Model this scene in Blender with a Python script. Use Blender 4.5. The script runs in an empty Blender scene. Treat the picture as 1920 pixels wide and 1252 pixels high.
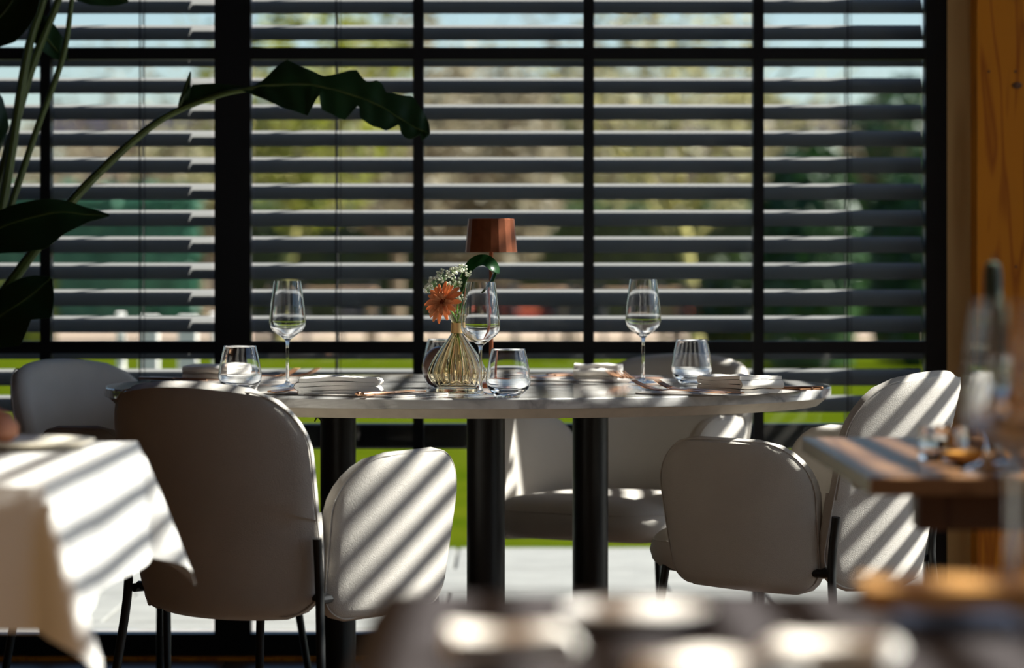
import bpy, math, random
from mathutils import Vector, Matrix, Quaternion
R = math.radians
PI = math.pi
sc = bpy.context.scene
col = sc.collection

# ---------------------------------------------------------------- camera
F = 6200.0            # focal length in pixels of the 1920 px wide frame
H = 1.036             # camera height
YH = 500.0            # horizon row
cam = bpy.data.cameras.new('camera')
cam_ob = bpy.data.objects.new('camera', cam)
col.objects.link(cam_ob)
cam_ob.location = (0, 0, H)
cam_ob.rotation_euler = (R(90), 0, 0)
cam.sensor_fit = 'HORIZONTAL'
cam.sensor_width = 36.0
cam.lens = F / 1920 * 36.0
cam.shift_y = -(626 - YH) / 1920.0
cam.clip_start = 0.05
cam.clip_end = 600
cam.dof.use_dof = True
cam.dof.focus_distance = 6.95
cam.dof.aperture_fstop = cam.lens / 36.0
cam.dof.aperture_blades = 9
sc.camera = cam_ob

def P(px, py, D):
    """the point at distance D seen at a pixel of the photograph (used to measure positions)"""
    return Vector(((px - 960) * D / F, D, H - (py - YH) * D / F))

# ---------------------------------------------------------------- light
SUN_AZ, SUN_SLOPE = R(9.0), 1.0        # from the right (+x), a little behind the facade; slope dz/dx
sd = Vector((math.cos(SUN_AZ), math.sin(SUN_AZ), SUN_SLOPE * math.cos(SUN_AZ))).normalized()
sun = bpy.data.lights.new('sun', 'SUN')
sun.energy = 14.6
sun.angle = R(0.53)
sun.color = (1.0, 0.955, 0.90)
sun_ob = bpy.data.objects.new('sun', sun)
col.objects.link(sun_ob)
sun_ob.location = (20, 5, 20)
sun_ob.rotation_euler = (-sd).to_track_quat('-Z', 'Y').to_euler()

world = bpy.data.worlds.new('sky')
sc.world = world
world.use_nodes = True
wn = world.node_tree.nodes
wl = world.node_tree.links
for n in list(wn): wn.remove(n)
sky = wn.new('ShaderNodeTexSky')
sky.sky_type = 'NISHITA'
sky.sun_disc = False
sky.sun_elevation = math.asin(sd.z)
sky.sun_rotation = math.atan2(sd.x, sd.y)
sky.air_density = 1.0
sky.dust_density = 0.8
sky.ozone_density = 4.0
bg = wn.new('ShaderNodeBackground')
bg.inputs['Strength'].default_value = 0.125
wo = wn.new('ShaderNodeOutputWorld')
wl.new(sky.outputs[0], bg.inputs[0])
wl.new(bg.outputs[0], wo.inputs[0])

vs = sc.view_settings
vs.view_transform = 'Standard'
vs.look = 'None'
vs.exposure = 0.45
vs.gamma = 1.0
vs.use_curve_mapping = False
sc.cycles.use_denoising = True
sc.cycles.transparent_max_bounces = 24
sc.cycles.sample_clamp_indirect = 8.0

# ---------------------------------------------------------------- materials
MATS = {}
def mat(name, color, rough=0.6, metal=0.0, spec=0.5, noise=0.0, nscale=20.0, bump=0.0, bscale=200.0,
        trans=0.0, ior=1.45, sheen=0.0, sub=0.0, stretch=None, color2=None, coat=0.0, rot=None):
    if name in MATS: return MATS[name]
    m = bpy.data.materials.new(name)
    m.use_nodes = True
    nt = m.node_tree
    b = nt.nodes['Principled BSDF']
    c = (color[0], color[1], color[2], 1)
    b.inputs['Base Color'].default_value = c
    b.inputs['Roughness'].default_value = rough
    b.inputs['Metallic'].default_value = metal
    b.inputs['Specular IOR Level'].default_value = spec
    b.inputs['IOR'].default_value = ior
    b.inputs['Transmission Weight'].default_value = trans
    b.inputs['Sheen Weight'].default_value = sheen
    b.inputs['Coat Weight'].default_value = coat
    if sub: b.inputs['Subsurface Weight'].default_value = sub
    if noise or bump or color2:
        tc = nt.nodes.new('ShaderNodeTexCoord')
        mp = nt.nodes.new('ShaderNodeMapping')
        nt.links.new(tc.outputs['Object'], mp.inputs[0])
        if stretch: mp.inputs['Scale'].default_value = stretch
        if rot: mp.inputs['Rotation'].default_value = rot
    if noise or color2:
        nz = nt.nodes.new('ShaderNodeTexNoise')
        nz.inputs['Scale'].default_value = nscale
        nz.inputs['Detail'].default_value = 6
        nt.links.new(mp.outputs[0], nz.inputs['Vector'])
        rp = nt.nodes.new('ShaderNodeValToRGB')
        rp.color_ramp.elements[0].position = 0.3
        rp.color_ramp.elements[1].position = 0.7
        if color2:
            rp.color_ramp.elements[0].color = (*color2, 1)
            rp.color_ramp.elements[1].color = c
        else:
            rp.color_ramp.elements[0].color = tuple(x * (1 - noise) for x in color) + (1,)
            rp.color_ramp.elements[1].color = tuple(min(1, x * (1 + noise)) for x in color) + (1,)
        nt.links.new(nz.outputs['Fac'], rp.inputs[0])
        nt.links.new(rp.outputs[0], b.inputs['Base Color'])
    if bump:
        n2 = nt.nodes.new('ShaderNodeTexNoise')
        n2.inputs['Scale'].default_value = bscale
        n2.inputs['Detail'].default_value = 3
        nt.links.new(mp.outputs[0], n2.inputs['Vector'])
        bp = nt.nodes.new('ShaderNodeBump')
        bp.inputs['Strength'].default_value = bump
        bp.inputs['Distance'].default_value = 0.002
        nt.links.new(n2.outputs['Fac'], bp.inputs['Height'])
        nt.links.new(bp.outputs[0], b.inputs['Normal'])
    MATS[name] = m
    return m

def leaf_mat(name, c1, c2, transl=0.35, rough=0.45, scale=6.0):
    m = bpy.data.materials.new(name); m.use_nodes = True
    nt = m.node_tree; b = nt.nodes['Principled BSDF']; out = nt.nodes['Material Output']
    tc = nt.nodes.new('ShaderNodeTexCoord'); nz = nt.nodes.new('ShaderNodeTexNoise')
    nz.inputs['Scale'].default_value = scale
    nt.links.new(tc.outputs['Object'], nz.inputs['Vector'])
    rp = nt.nodes.new('ShaderNodeValToRGB')
    rp.color_ramp.elements[0].position = 0.35; rp.color_ramp.elements[1].position = 0.65
    rp.color_ramp.elements[0].color = (*c1, 1); rp.color_ramp.elements[1].color = (*c2, 1)
    nt.links.new(nz.outputs['Fac'], rp.inputs[0])
    nt.links.new(rp.outputs[0], b.inputs['Base Color'])
    b.inputs['Roughness'].default_value = rough
    tr = nt.nodes.new('ShaderNodeBsdfTranslucent')
    nt.links.new(rp.outputs[0], tr.inputs[0])
    mx = nt.nodes.new('ShaderNodeMixShader'); mx.inputs[0].default_value = transl
    nt.links.new(b.outputs[0], mx.inputs[1]); nt.links.new(tr.outputs[0], mx.inputs[2])
    nt.links.new(mx.outputs[0], out.inputs[0])
    return m

def pane_mat(name, tint=(0.95, 0.97, 0.96)):
    m = bpy.data.materials.new(name); m.use_nodes = True
    nt = m.node_tree; out = nt.nodes['Material Output']
    nt.nodes.remove(nt.nodes['Principled BSDF'])
    t = nt.nodes.new('ShaderNodeBsdfTransparent'); t.inputs[0].default_value = (*tint, 1)
    g = nt.nodes.new('ShaderNodeBsdfGlossy'); g.inputs['Roughness'].default_value = 0.0
    fr = nt.nodes.new('ShaderNodeFresnel'); fr.inputs[0].default_value = 1.3
    mx = nt.nodes.new('ShaderNodeMixShader')
    nt.links.new(fr.outputs[0], mx.inputs[0]); nt.links.new(t.outputs[0], mx.inputs[1]); nt.links.new(g.outputs[0], mx.inputs[2])
    nt.links.new(mx.outputs[0], out.inputs[0])
    return m

def marble_mat():
    m = bpy.data.materials.new('marble'); m.use_nodes = True
    nt = m.node_tree; b = nt.nodes['Principled BSDF']
    tc = nt.nodes.new('ShaderNodeTexCoord')
    n1 = nt.nodes.new('ShaderNodeTexNoise'); n1.inputs['Scale'].default_value = 3.2; n1.inputs['Detail'].default_value = 8; n1.inputs['Distortion'].default_value = 1.4
    nt.links.new(tc.outputs['Object'], n1.inputs['Vector'])
    r1 = nt.nodes.new('ShaderNodeValToRGB')
    e = r1.color_ramp.elements
    e[0].position = 0.44; e[0].color = (0.68, 0.665, 0.64, 1)
    e[1].position = 0.58; e[1].color = (0.68, 0.665, 0.64, 1)
    k = e.new(0.51); k.color = (0.38, 0.37, 0.36, 1)
    nt.links.new(n1.outputs['Fac'], r1.inputs[0])
    n2 = nt.nodes.new('ShaderNodeTexNoise'); n2.inputs['Scale'].default_value = 9; n2.inputs['Detail'].default_value = 6
    nt.links.new(tc.outputs['Object'], n2.inputs['Vector'])
    r2 = nt.nodes.new('ShaderNodeValToRGB')
    r2.color_ramp.elements[0].position = 0.3; r2.color_ramp.elements[0].color = (0.66, 0.65, 0.64, 1)
    r2.color_ramp.elements[1].position = 0.6; r2.color_ramp.elements[1].color = (1, 1, 1, 1)
    nt.links.new(n2.outputs['Fac'], r2.inputs[0])
    mx = nt.nodes.new('ShaderNodeMix'); mx.data_type = 'RGBA'; mx.blend_type = 'MULTIPLY'
    mx.inputs[0].default_value = 1.0
    nt.links.new(r1.outputs[0], mx.inputs[6]); nt.links.new(r2.outputs[0], mx.inputs[7])
    nt.links.new(mx.outputs[2], b.inputs['Base Color'])
    b.inputs['Roughness'].default_value = 0.07
    return m

def wood_mat(name, c1, c2, axis='Z', scale=3.0, rough=0.5, ring=14.0):
    m = bpy.data.materials.new(name); m.use_nodes = True
    nt = m.node_tree; b = nt.nodes['Principled BSDF']
    tc = nt.nodes.new('ShaderNodeTexCoord'); mp = nt.nodes.new('ShaderNodeMapping')
    s = {'X': (0.12, 1, 1), 'Y': (1, 0.12, 1), 'Z': (1, 1, 0.12)}[axis]
    mp.inputs['Scale'].default_value = s
    nt.links.new(tc.outputs['Object'], mp.inputs[0])
    nz = nt.nodes.new('ShaderNodeTexNoise'); nz.inputs['Scale'].default_value = scale; nz.inputs['Detail'].default_value = 2; nz.inputs['Distortion'].default_value = 0.6
    nt.links.new(mp.outputs[0], nz.inputs['Vector'])
    ml = nt.nodes.new('ShaderNodeMath'); ml.operation = 'MULTIPLY'; ml.inputs[1].default_value = ring
    nt.links.new(nz.outputs['Fac'], ml.inputs[0])
    fr = nt.nodes.new('ShaderNodeMath'); fr.operation = 'PINGPONG'; fr.inputs[1].default_value = 1.0
    nt.links.new(ml.outputs[0], fr.inputs[0])
    rp = nt.nodes.new('ShaderNodeValToRGB')
    rp.color_ramp.elements[0].position = 0.0; rp.color_ramp.elements[0].color = (*c2, 1)
    rp.color_ramp.elements[1].position = 0.55; rp.color_ramp.elements[1].color = (*c1, 1)
    nt.links.new(fr.outputs[0], rp.inputs[0])
    nt.links.new(rp.outputs[0], b.inputs['Base Color'])
    b.inputs['Roughness'].default_value = rough
    b.inputs['Specular IOR Level'].default_value = 0.25
    return m

M_BLACK = mat('black_frame', (0.006, 0.006, 0.007), 0.45, spec=0.25)
M_BLACKMETAL = mat('black_metal', (0.010, 0.010, 0.010), 0.38, spec=0.4)
M_SLAT = mat('slat_grey', (0.185, 0.185, 0.18), 0.5, spec=0.3)
M_SLATD = mat('slat_anthracite', (0.045, 0.045, 0.045), 0.5, spec=0.3)
M_CORD = mat('cord_black', (0.02, 0.02, 0.02), 0.8)
M_PANE = pane_mat('window_pane')
M_FABRIC = mat('cream_fabric', (0.49, 0.455, 0.41), 0.78, noise=0.05, nscale=9, bump=0.5, bscale=520, sheen=0.15, spec=0.3)
M_CLOTH = mat('white_cloth', (0.62, 0.60, 0.57), 0.85, bump=0.25, bscale=500, spec=0.2)
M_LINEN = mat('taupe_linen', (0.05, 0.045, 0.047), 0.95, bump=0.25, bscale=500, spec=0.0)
M_NAPKIN = mat('napkin_linen', (0.86, 0.82, 0.755), 0.9, bump=0.3, bscale=700, spec=0.2)
M_MARBLE = marble_mat()
M_SUBSTRATE = mat('table_underside', (0.52, 0.455, 0.37), 0.7, noise=0.08, nscale=30)
M_GLASS = mat('clear_glass', (1, 1, 1), 0.0, trans=1.0, ior=1.46)
M_AMBER = mat('amber_ribbed_glass', (0.90, 0.78, 0.55), 0.01, trans=1.0, ior=1.47)
M_SMOKE = mat('smoky_brown_glass', (0.30, 0.18, 0.14), 0.03, trans=0.40, ior=1.35, spec=0.6)
M_GOLD = mat('gold_band', (0.72, 0.47, 0.20), 0.35, metal=0.6)
M_COPPER = mat('brushed_copper', (0.25, 0.075, 0.032), 0.36, metal=0.8, noise=0.1, nscale=60)
M_CUTLERY = mat('copper_cutlery', (0.74, 0.42, 0.25), 0.28, metal=1.0)
M_MAT = mat('grey_placemat', (0.34, 0.31, 0.28), 0.55, bump=0.3, bscale=300)
M_PINE = wood_mat('pine_panel', (0.50, 0.17, 0.004), (0.31, 0.083, 0.002), 'Z', 13.0, 0.5, 9)
M_POST = wood_mat('pale_post', (0.50, 0.34, 0.15), (0.40, 0.25, 0.10), 'Z', 5.0, 0.6, 10)
M_OAKTABLE = wood_mat('brown_oak', (0.22, 0.115, 0.055), (0.13, 0.062, 0.028), 'Y', 5.0, 0.26, 9)
M_FLOOR = mat('floor_tile', (0.050, 0.022, 0.006), 0.35, noise=0.15, nscale=5)
M_GROUT = mat('grout', (0.09, 0.085, 0.08), 0.9)
M_PLASTER = mat('warm_plaster', (0.12, 0.042, 0.008), 0.9, noise=0.04, nscale=4)
M_CEIL = wood_mat('ceiling_wood', (0.14, 0.052, 0.012), (0.10, 0.036, 0.008), 'Y', 3.0, 0.6, 10)
M_PAVE = mat('concrete_paving', (0.165, 0.163, 0.15), 0.85, noise=0.12, nscale=6, bump=0.4, bscale=60)
M_JOINT = mat('paving_joint', (0.16, 0.15, 0.13), 0.95)
M_LAWN = mat('lawn_green', (0.050, 0.060, 0.003), 0.95, color2=(0.022, 0.040, 0.001), nscale=2.2, bump=0.8, bscale=60, spec=0.0)
M_SAND = mat('sandy_path', (0.24, 0.176, 0.124), 0.95, noise=0.12, nscale=1.5)

# ---------------------------------------------------------------- mesh helpers
def tag(o, label=None, cat=None, group=None, kind=None):
    if label: o['label'] = label
    if cat: o['category'] = cat
    if group: o['group'] = group
    if kind: o['kind'] = kind
    return o

def empty(name, loc=(0, 0, 0), rz=0.0):
    o = bpy.data.objects.new(name, None)
    o.empty_display_size = 0.05
    o.location = loc
    o.rotation_euler = (0, 0, rz)
    col.objects.link(o)
    return o

class MB:
    def __init__(s): s.v = []; s.f = []
    def add(s, vs_, fs_):
        k = len(s.v)
        s.v += [tuple(p) for p in vs_]
        s.f += [tuple(i + k for i in f) for f in fs_]
        return s
    def box(s, c, d, rot=None):
        x, y, z = d[0] / 2, d[1] / 2, d[2] / 2
        ps = [Vector((sx * x, sy * y, sz * z)) for sz in (-1, 1) for sy in (-1, 1) for sx in (-1, 1)]
        if rot is not None: ps = [rot @ p for p in ps]
        c = Vector(c)
        return s.add([p + c for p in ps], [(0, 2, 3, 1), (4, 5, 7, 6), (0, 1, 5, 4), (2, 6, 7, 3), (0, 4, 6, 2), (1, 3, 7, 5)])
    def bbox(s, c, d, b=0.003):
        """box with chamfered edges"""
        x, y, z = d[0] / 2, d[1] / 2, d[2] / 2
        b = min(b, x * .9, y * .9, z * .9)
        vs_ = []; idx = {}
        for sx in (-1, 1):
            for sy in (-1, 1):
                for sz in (-1, 1):
                    for a in range(3):
                        p = [sx * (x - b), sy * (y - b), sz * (z - b)]
                        p[a] = (sx * x, sy * y, sz * z)[a]
                        idx[(sx, sy, sz, a)] = len(vs_)
                        vs_.append((p[0] + c[0], p[1] + c[1], p[2] + c[2]))
        fs_ = []
        for sx in (-1, 1):
            for sy in (-1, 1):
                for sz in (-1, 1):
                    fs_.append(tuple(idx[(sx, sy, sz, a)] for a in range(3)))
        q = [(-1, -1), (1, -1), (1, 1), (-1, 1)]
        for sg in (-1, 1):
            fs_.append(tuple(idx[(sg, p, r, 0)] for p, r in q))
            fs_.append(tuple(idx[(p, sg, r, 1)] for p, r in q))
            fs_.append(tuple(idx[(p, r, sg, 2)] for p, r in q))
        for p in (-1, 1):
            for r in (-1, 1):
                fs_.append((idx[(-1, p, r, 1)], idx[(1, p, r, 1)], idx[(1, p, r, 2)], idx[(-1, p, r, 2)]))
                fs_.append((idx[(p, -1, r, 0)], idx[(p, 1, r, 0)], idx[(p, 1, r, 2)], idx[(p, -1, r, 2)]))
                fs_.append((idx[(p, r, -1, 0)], idx[(p, r, 1, 0)], idx[(p, r, 1, 1)], idx[(p, r, -1, 1)]))
        return s.add(vs_, fs_)
    def tube(s, pts, rad, seg=10, cap=True, flat=1.0):
        pts = [Vector(p) for p in pts]
        if not hasattr(rad, '__len__'): rad = [rad] * len(pts)
        vs_ = []; fs_ = []
        n = len(pts)
        t0 = (pts[1] - pts[0]).normalized()
        up = Vector((0, 0, 1)) if abs(t0.z) < 0.9 else Vector((1, 0, 0))
        u = t0.cross(up).normalized()
        for i in range(n):
            t = (pts[min(i + 1, n - 1)] - pts[max(i - 1, 0)]).normalized()
            u = (u - t * u.dot(t)).normalized()
            w = t.cross(u)
            for k in range(seg):
                a = 2 * PI * k / seg
                vs_.append(pts[i] + (u * math.cos(a) + w * math.sin(a) * flat) * rad[i])
        for i in range(n - 1):
            for k in range(seg):
                k2 = (k + 1) % seg
                fs_.append((i * seg + k, i * seg + k2, (i + 1) * seg + k2, (i + 1) * seg + k))
        if cap:
            fs_.append(tuple(range(seg))[::-1])
            fs_.append(tuple((n - 1) * seg + k for k in range(seg)))
        return s.add(vs_, fs_)
    def ring(s, pts, rad, seg=8):
        """closed tube"""
        pts = [Vector(p) for p in pts]
        n = len(pts); vs_ = []; fs_ = []
        for i in range(n):
            t = (pts[(i + 1) % n] - pts[i - 1]).normalized()
            up = Vector((0.31, 0.2, 0.93))
            u = t.cross(up).normalized(); w = t.cross(u)
            for k in range(seg):
                a = 2 * PI * k / seg
                vs_.append(pts[i] + (u * math.cos(a) + w * math.sin(a)) * rad)
        for i in range(n):
            j = (i + 1) % n
            for k in range(seg):
                k2 = (k + 1) % seg
                fs_.append((i * seg + k, i * seg + k2, j * seg + k2, j * seg + k))
        return s.add(vs_, fs_)
    def lathe(s, prof, seg=40, c=(0, 0, 0), rfun=None):
        """profile of (r, z); r = 0 closes with a pole; closed solids must start and end on the axis"""
        vs_ = []; fs_ = []; rows = []
        for pi_, (r, z) in enumerate(prof):
            if r < 1e-6:
                rows.append([len(vs_)]); vs_.append((c[0], c[1], c[2] + z))
            else:
                row = []
                for k in range(seg):
                    a = 2 * PI * k / seg
                    rr = r * (rfun(a, z, pi_) if rfun else 1.0)
                    row.append(len(vs_)); vs_.append((c[0] + rr * math.cos(a), c[1] + rr * math.sin(a), c[2] + z))
                rows.append(row)
        for a, b in zip(rows[:-1], rows[1:]):
            if len(a) == 1 and len(b) == 1: continue
            for k in range(seg):
                k2 = (k + 1) % seg
                if len(a) == 1: fs_.append((a[0], b[k2], b[k]))
                elif len(b) == 1: fs_.append((a[k], a[k2], b[0]))
                else: fs_.append((a[k], a[k2], b[k2], b[k]))
        return s.add(vs_, fs_)
    def grid(s, rows, closed=False):
        vs_ = []; fs_ = []
        m = len(rows[0])
        for r in rows: vs_ += r
        for i in range(len(rows) - 1):
            for j in range(m - (0 if closed else 1)):
                j2 = (j + 1) % m
                fs_.append((i * m + j, i * m + j2, (i + 1) * m + j2, (i + 1) * m + j))
        return s.add(vs_, fs_)
    def sheet(s, rows, th):
        """a grid with thickness: both sides and the rim"""
        n = len(rows); m = len(rows[0])
        P_ = [[Vector(p) for p in r] for r in rows]
        def nrm(i, j):
            a = P_[min(i + 1, n - 1)][j] - P_[max(i - 1, 0)][j]
            b = P_[i][min(j + 1, m - 1)] - P_[i][max(j - 1, 0)]
            c = a.cross(b)
            return c.normalized() if c.length > 1e-12 else Vector((0, 0, 1))
        A = [[P_[i][j] + nrm(i, j) * th / 2 for j in range(m)] for i in range(n)]
        B = [[P_[i][j] - nrm(i, j) * th / 2 for j in range(m)] for i in range(n)]
        vs_ = [p for r in A for p in r] + [p for r in B for p in r]
        o = n * m; fs_ = []
        for i in range(n - 1):
            for j in range(m - 1):
                fs_.append((i * m + j, (i + 1) * m + j, (i + 1) * m + j + 1, i * m + j + 1))
                fs_.append((o + i * m + j, o + i * m + j + 1, o + (i + 1) * m + j + 1, o + (i + 1) * m + j))
        rim = [(0, j) for j in range(m)] + [(i, m - 1) for i in range(1, n)] + [(n - 1, j) for j in range(m - 2, -1, -1)] + [(i, 0) for i in range(n - 2, 0, -1)]
        for k in range(len(rim)):
            a = rim[k]; b = rim[(k + 1) % len(rim)]
            fs_.append((a[0] * m + a[1], b[0] * m + b[1], o + b[0] * m + b[1], o + a[0] * m + a[1]))
        return s.add(vs_, fs_)
    def mesh(s, name, smooth=True, angle=40):
        me = bpy.data.meshes.new(name)
        me.from_pydata([tuple(p) for p in s.v], [], s.f)
        me.validate()
        me.update()
        if smooth:
            me.polygons.foreach_set('use_smooth', [True] * len(me.polygons))
            me.set_sharp_from_angle(angle=R(angle))
        return me
    def build(s, name, m, parent=None, smooth=True, angle=40, fix=True):
        me = s.mesh(name, smooth, angle)
        if fix:
            import bmesh
            bm = bmesh.new(); bm.from_mesh(me)
            bmesh.ops.recalc_face_normals(bm, faces=bm.faces)
            bm.to_mesh(me); bm.free()
        me.materials.append(m)
        return link(name, me, parent)

def link(name, me, parent=None, loc=None, rz=None):
    o = bpy.data.objects.new(name, me)
    col.objects.link(o)
    if parent is not None: o.parent = parent
    if loc is not None: o.location = loc
    if rz is not None: o.rotation_euler = (0, 0, rz)
    return o

def copy_tree(o, parent=None):
    kids = list(o.children)
    c = o.copy()
    col.objects.link(c)
    c.parent = parent
    for k in kids: copy_tree(k, c)
    return c

def box_obj(name, lo, hi, m, parent=None, kind='structure', bev=0.0):
    lo = Vector(lo); hi = Vector(hi)
    c = (lo + hi) / 2; d = hi - lo
    b = MB()
    if bev: b.bbox((0, 0, 0), d, bev)
    else: b.box((0, 0, 0), d)
    o = b.build(name, m, parent, smooth=False, fix=bool(bev))
    o.location = c
    if kind and parent is None: o['kind'] = kind
    return o

def catmull(pts, n=8):
    pts = [Vector(p) for p in pts]
    q = [pts[0] * 2 - pts[1]] + pts + [pts[-1] * 2 - pts[-2]]
    out = []
    for i in range(1, len(q) - 2):
        for k in range(n):
            t = k / n
            a, b, c, d = q[i - 1], q[i], q[i + 1], q[i + 2]
            out.append(0.5 * ((2 * b) + (c - a) * t + (2 * a - 5 * b + 4 * c - d) * t * t + (3 * b - a - 3 * c + d) * t ** 3))
    out.append(pts[-1])
    return out

# ================================================================ the room
XL, XR, YF, YB, ZC = -4.0, 1.70, -4.0, 8.74, 3.60
fl = box_obj('floor', (XL, YF, -0.10), (XR, YB + 0.07, -0.006), M_GROUT)
tile_me = None
b = MB(); b.bbox((0, 0, 0), (0.594, 0.594, 0.012), 0.0015)
tile_me = b.mesh('tile', smooth=False); tile_me.materials.append(M_FLOOR)
for i in range(9):
    for j in range(21):
        o = link('tile', tile_me, fl)
        o.location = Vector((XL + 0.35 + i * 0.6 + 0.2, YB - 0.36 - j * 0.6, -0.006)) - fl.location
cl = box_obj('ceiling', (XL - 0.1, YF - 0.1, ZC), (XR + 0.12, YB + 0.1, ZC + 0.15), M_CEIL)
# warm fill spots added in the unseen ceiling to brighten the white cloth's front
for (dx, dy) in ((-0.95, 1.9), (-2.6, 1.9)):
    d_ = MB().lathe([(0, 0), (0.045, 0), (0.055, -0.004), (0.05, -0.012), (0.04, -0.006), (0, -0.004)], 24).build('fill_spot_ring', mat('fill_spot_white', (.7, .68, .62), .5), cl)
    d_.location = Vector((dx, dy, ZC - 0.001)) - cl.location
    sp_ = bpy.data.lights.new('fill_spot', 'SPOT'); sp_.energy = 105; sp_.color = (1.0, 0.62, 0.30); sp_.spot_size = R(115); sp_.spot_blend = 0.8; sp_.shadow_soft_size = 0.04
    so_ = bpy.data.objects.new('fill_spot', sp_); col.objects.link(so_); so_.location = (dx, dy, ZC - 0.03)
box_obj('wall_left', (XL - 0.1, YF, 0), (XL, YB, ZC), M_PLASTER)
box_obj('wall_front', (XL, YF - 0.1, 0), (XR, YF, ZC), M_PLASTER)

# back wall left of the glazing and the timber pier at the right
box_obj('wall_back', (XL, YB, 0), (-2.62, YB + 0.1, ZC), M_PLASTER)
box_obj('trim_1', (-0.787, YB, 0), (-0.691, YB + 0.06, ZC), M_BLACK)          # black pillar between the two windows
box_obj('trim_2', (-2.6, YB - 0.05, 0.0), (1.15, YB - 0.012, 0.009), M_PINE)   # thin wooden strip on the floor
post = box_obj('trim_3', (1.15, YB - 0.004, 0), (1.23, YB + 0.19, ZC), M_POST)
pier = box_obj('wall_pier', (1.212, 8.615, 0), (1.42, YB + 0.19, ZC), M_PINE)
box_obj('trim_4', (1.42, YB - 0.02, 0), (XR + 0.06, YB + 0.06, ZC), M_BLACK)
box_obj('trim_5', (XR, 8.69, 0), (XR + 0.06, YB - 0.02, ZC), M_BLACK)
nail_me = MB().lathe([(0, 0), (0.0035, 0), (0.003, 0.0012), (0, 0.0016)], 8).mesh('nail'); nail_me.materials.append(mat('nail_dark', (0.05, 0.03, 0.02), 0.6))
for (px, py) in [(1854, 134), (1904, 134), (1856, 500), (1905, 500), (1856, 860), (1905, 860)]:
    p = P(px, py, 8.612)
    n_ = link('nail', nail_me, pier); n_.location = p - pier.location; n_.rotation_euler = (R(90), 0, 0)
kn = MB().lathe([(0, 0), (0.011, 0.0), (0.009, 0.0012), (0, 0.0016)], 12).build('wood_knot', mat('knot_dark', (0.09, 0.035, 0.012), 0.6), pier)
kn.location = P(1907, 160, 8.613) - pier.location; kn.rotation_euler = (R(90), 0, 0); kn.scale = (1.2, 0.8, 1)

def window(name, x0, x1, mull, zrails, fl_w, fr_w):
    """black framed glazing in the back wall: frame members, muntins and one pane per field"""
    w = empty(name, ((x0 + x1) / 2, YB, 0))
    w['kind'] = 'structure'
    off = Vector(w.location)
    def member(nm, lo, hi):
        o = box_obj(nm, Vector(lo) - off, Vector(hi) - off, M_BLACK, w)
        return o
    member('window_frame', (x0, YB, 0), (x1, YB + 0.06, 0.066))
    member('window_frame', (x0, YB, 3.46), (x1, YB + 0.06, 3.54))
    if fl_w: member('window_frame', (x0, YB, 0.066), (x0 + fl_w, YB + 0.06, 3.46))
    if fr_w: member('window_frame', (x1 - fr_w, YB, 0.066), (x1, YB + 0.06, 3.46))
    xs = [x0 + fl_w] + mull + [x1 - fr_w]
    for m_ in mull: member('mullion', (m_ - 0.014, YB, 0.066), (m_ + 0.014, YB + 0.06, 3.46))
    zs = [0.066] + zrails + [3.46]
    for a, c in zip(xs[:-1], xs[1:]):
        for z in zrails: member('glazing_bar', (a + (0.014 if a in mull else 0), YB + 0.001, z - 0.016), (c - (0.014 if c in mull else 0), YB + 0.055, z + 0.016))
        for z0, z1 in zip(zs[:-1], zs[1:]):
            o = box_obj('pane', Vector((a + 0.01, YB + 0.028, z0 + 0.01)) - off, Vector((c - 0.01, YB + 0.034, z1 - 0.01)) - off, M_PANE, w)
    member('lintel', (x0, YB, 3.54), (x1, YB + 0.06, ZC))
    return w
window('window_1', -2.62, -0.787, [-2.0, -1.234], [0.823, 1.60, 2.40], 0.05, 0.0)
window('window_2', -0.691, 1.15, [-0.248, 0.203, 0.652], [0.823, 1.60, 2.40], 0.0, 0.057)

# glazed right wall (lets the low sun in through its own blinds)
wr = empty('window_3', (XR, 5.0, 0)); wr['kind'] = 'structure'
woff = Vector(wr.location)
ys = [1.4, 3.5, 6.2, 8.66]
box_obj('wall_right', (XR, YF, 0), (XR + 0.06, 1.37, ZC), M_PLASTER)
for y in ys: box_obj('mullion', Vector((XR, y - 0.03, 0)) - woff, Vector((XR + 0.06, y + 0.03, ZC)) - woff, M_BLACK, wr)
for a, c in zip(ys[:-1], ys[1:]):
    for z in (0.03, 3.50): box_obj('window_frame', Vector((XR, a + 0.03, z - 0.03)) - woff, Vector((XR + 0.06, c - 0.03, z + 0.03)) - woff, M_BLACK, wr)
    box_obj('pane', Vector((XR + 0.028, a + 0.03, 0.06)) - woff, Vector((XR + 0.034, c - 0.03, 3.47)) - woff, M_PANE, wr)

box_obj('sun_blocker', Vector((XR + 0.07, 1.37, 3.485)) - woff, Vector((XR + 0.30, 8.70, 3.74)) - woff, M_BLACK, wr)  # added unseen board that stops sun leaking above the blinds' head rails

# ================================================================ the outdoor blinds
def slat_mesh(length, width, tilt, sag=0.004, th=0.0016, nx=2):
    rows = []
    n = 9
    for k in range(n):
        q = -1 + 2 * k / (n - 1)
        y = q * width / 2; z = sag * (1 - q * q)
        yy = y * math.cos(tilt) - z * math.sin(tilt); zz = y * math.sin(tilt) + z * math.cos(tilt)
        rows.append([Vector((-length / 2, yy, zz)), Vector((length / 2, yy, zz))])
    me = MB().sheet(rows, th).mesh('slat', angle=60)
    me.materials.append(M_SLAT)
    return me

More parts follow.
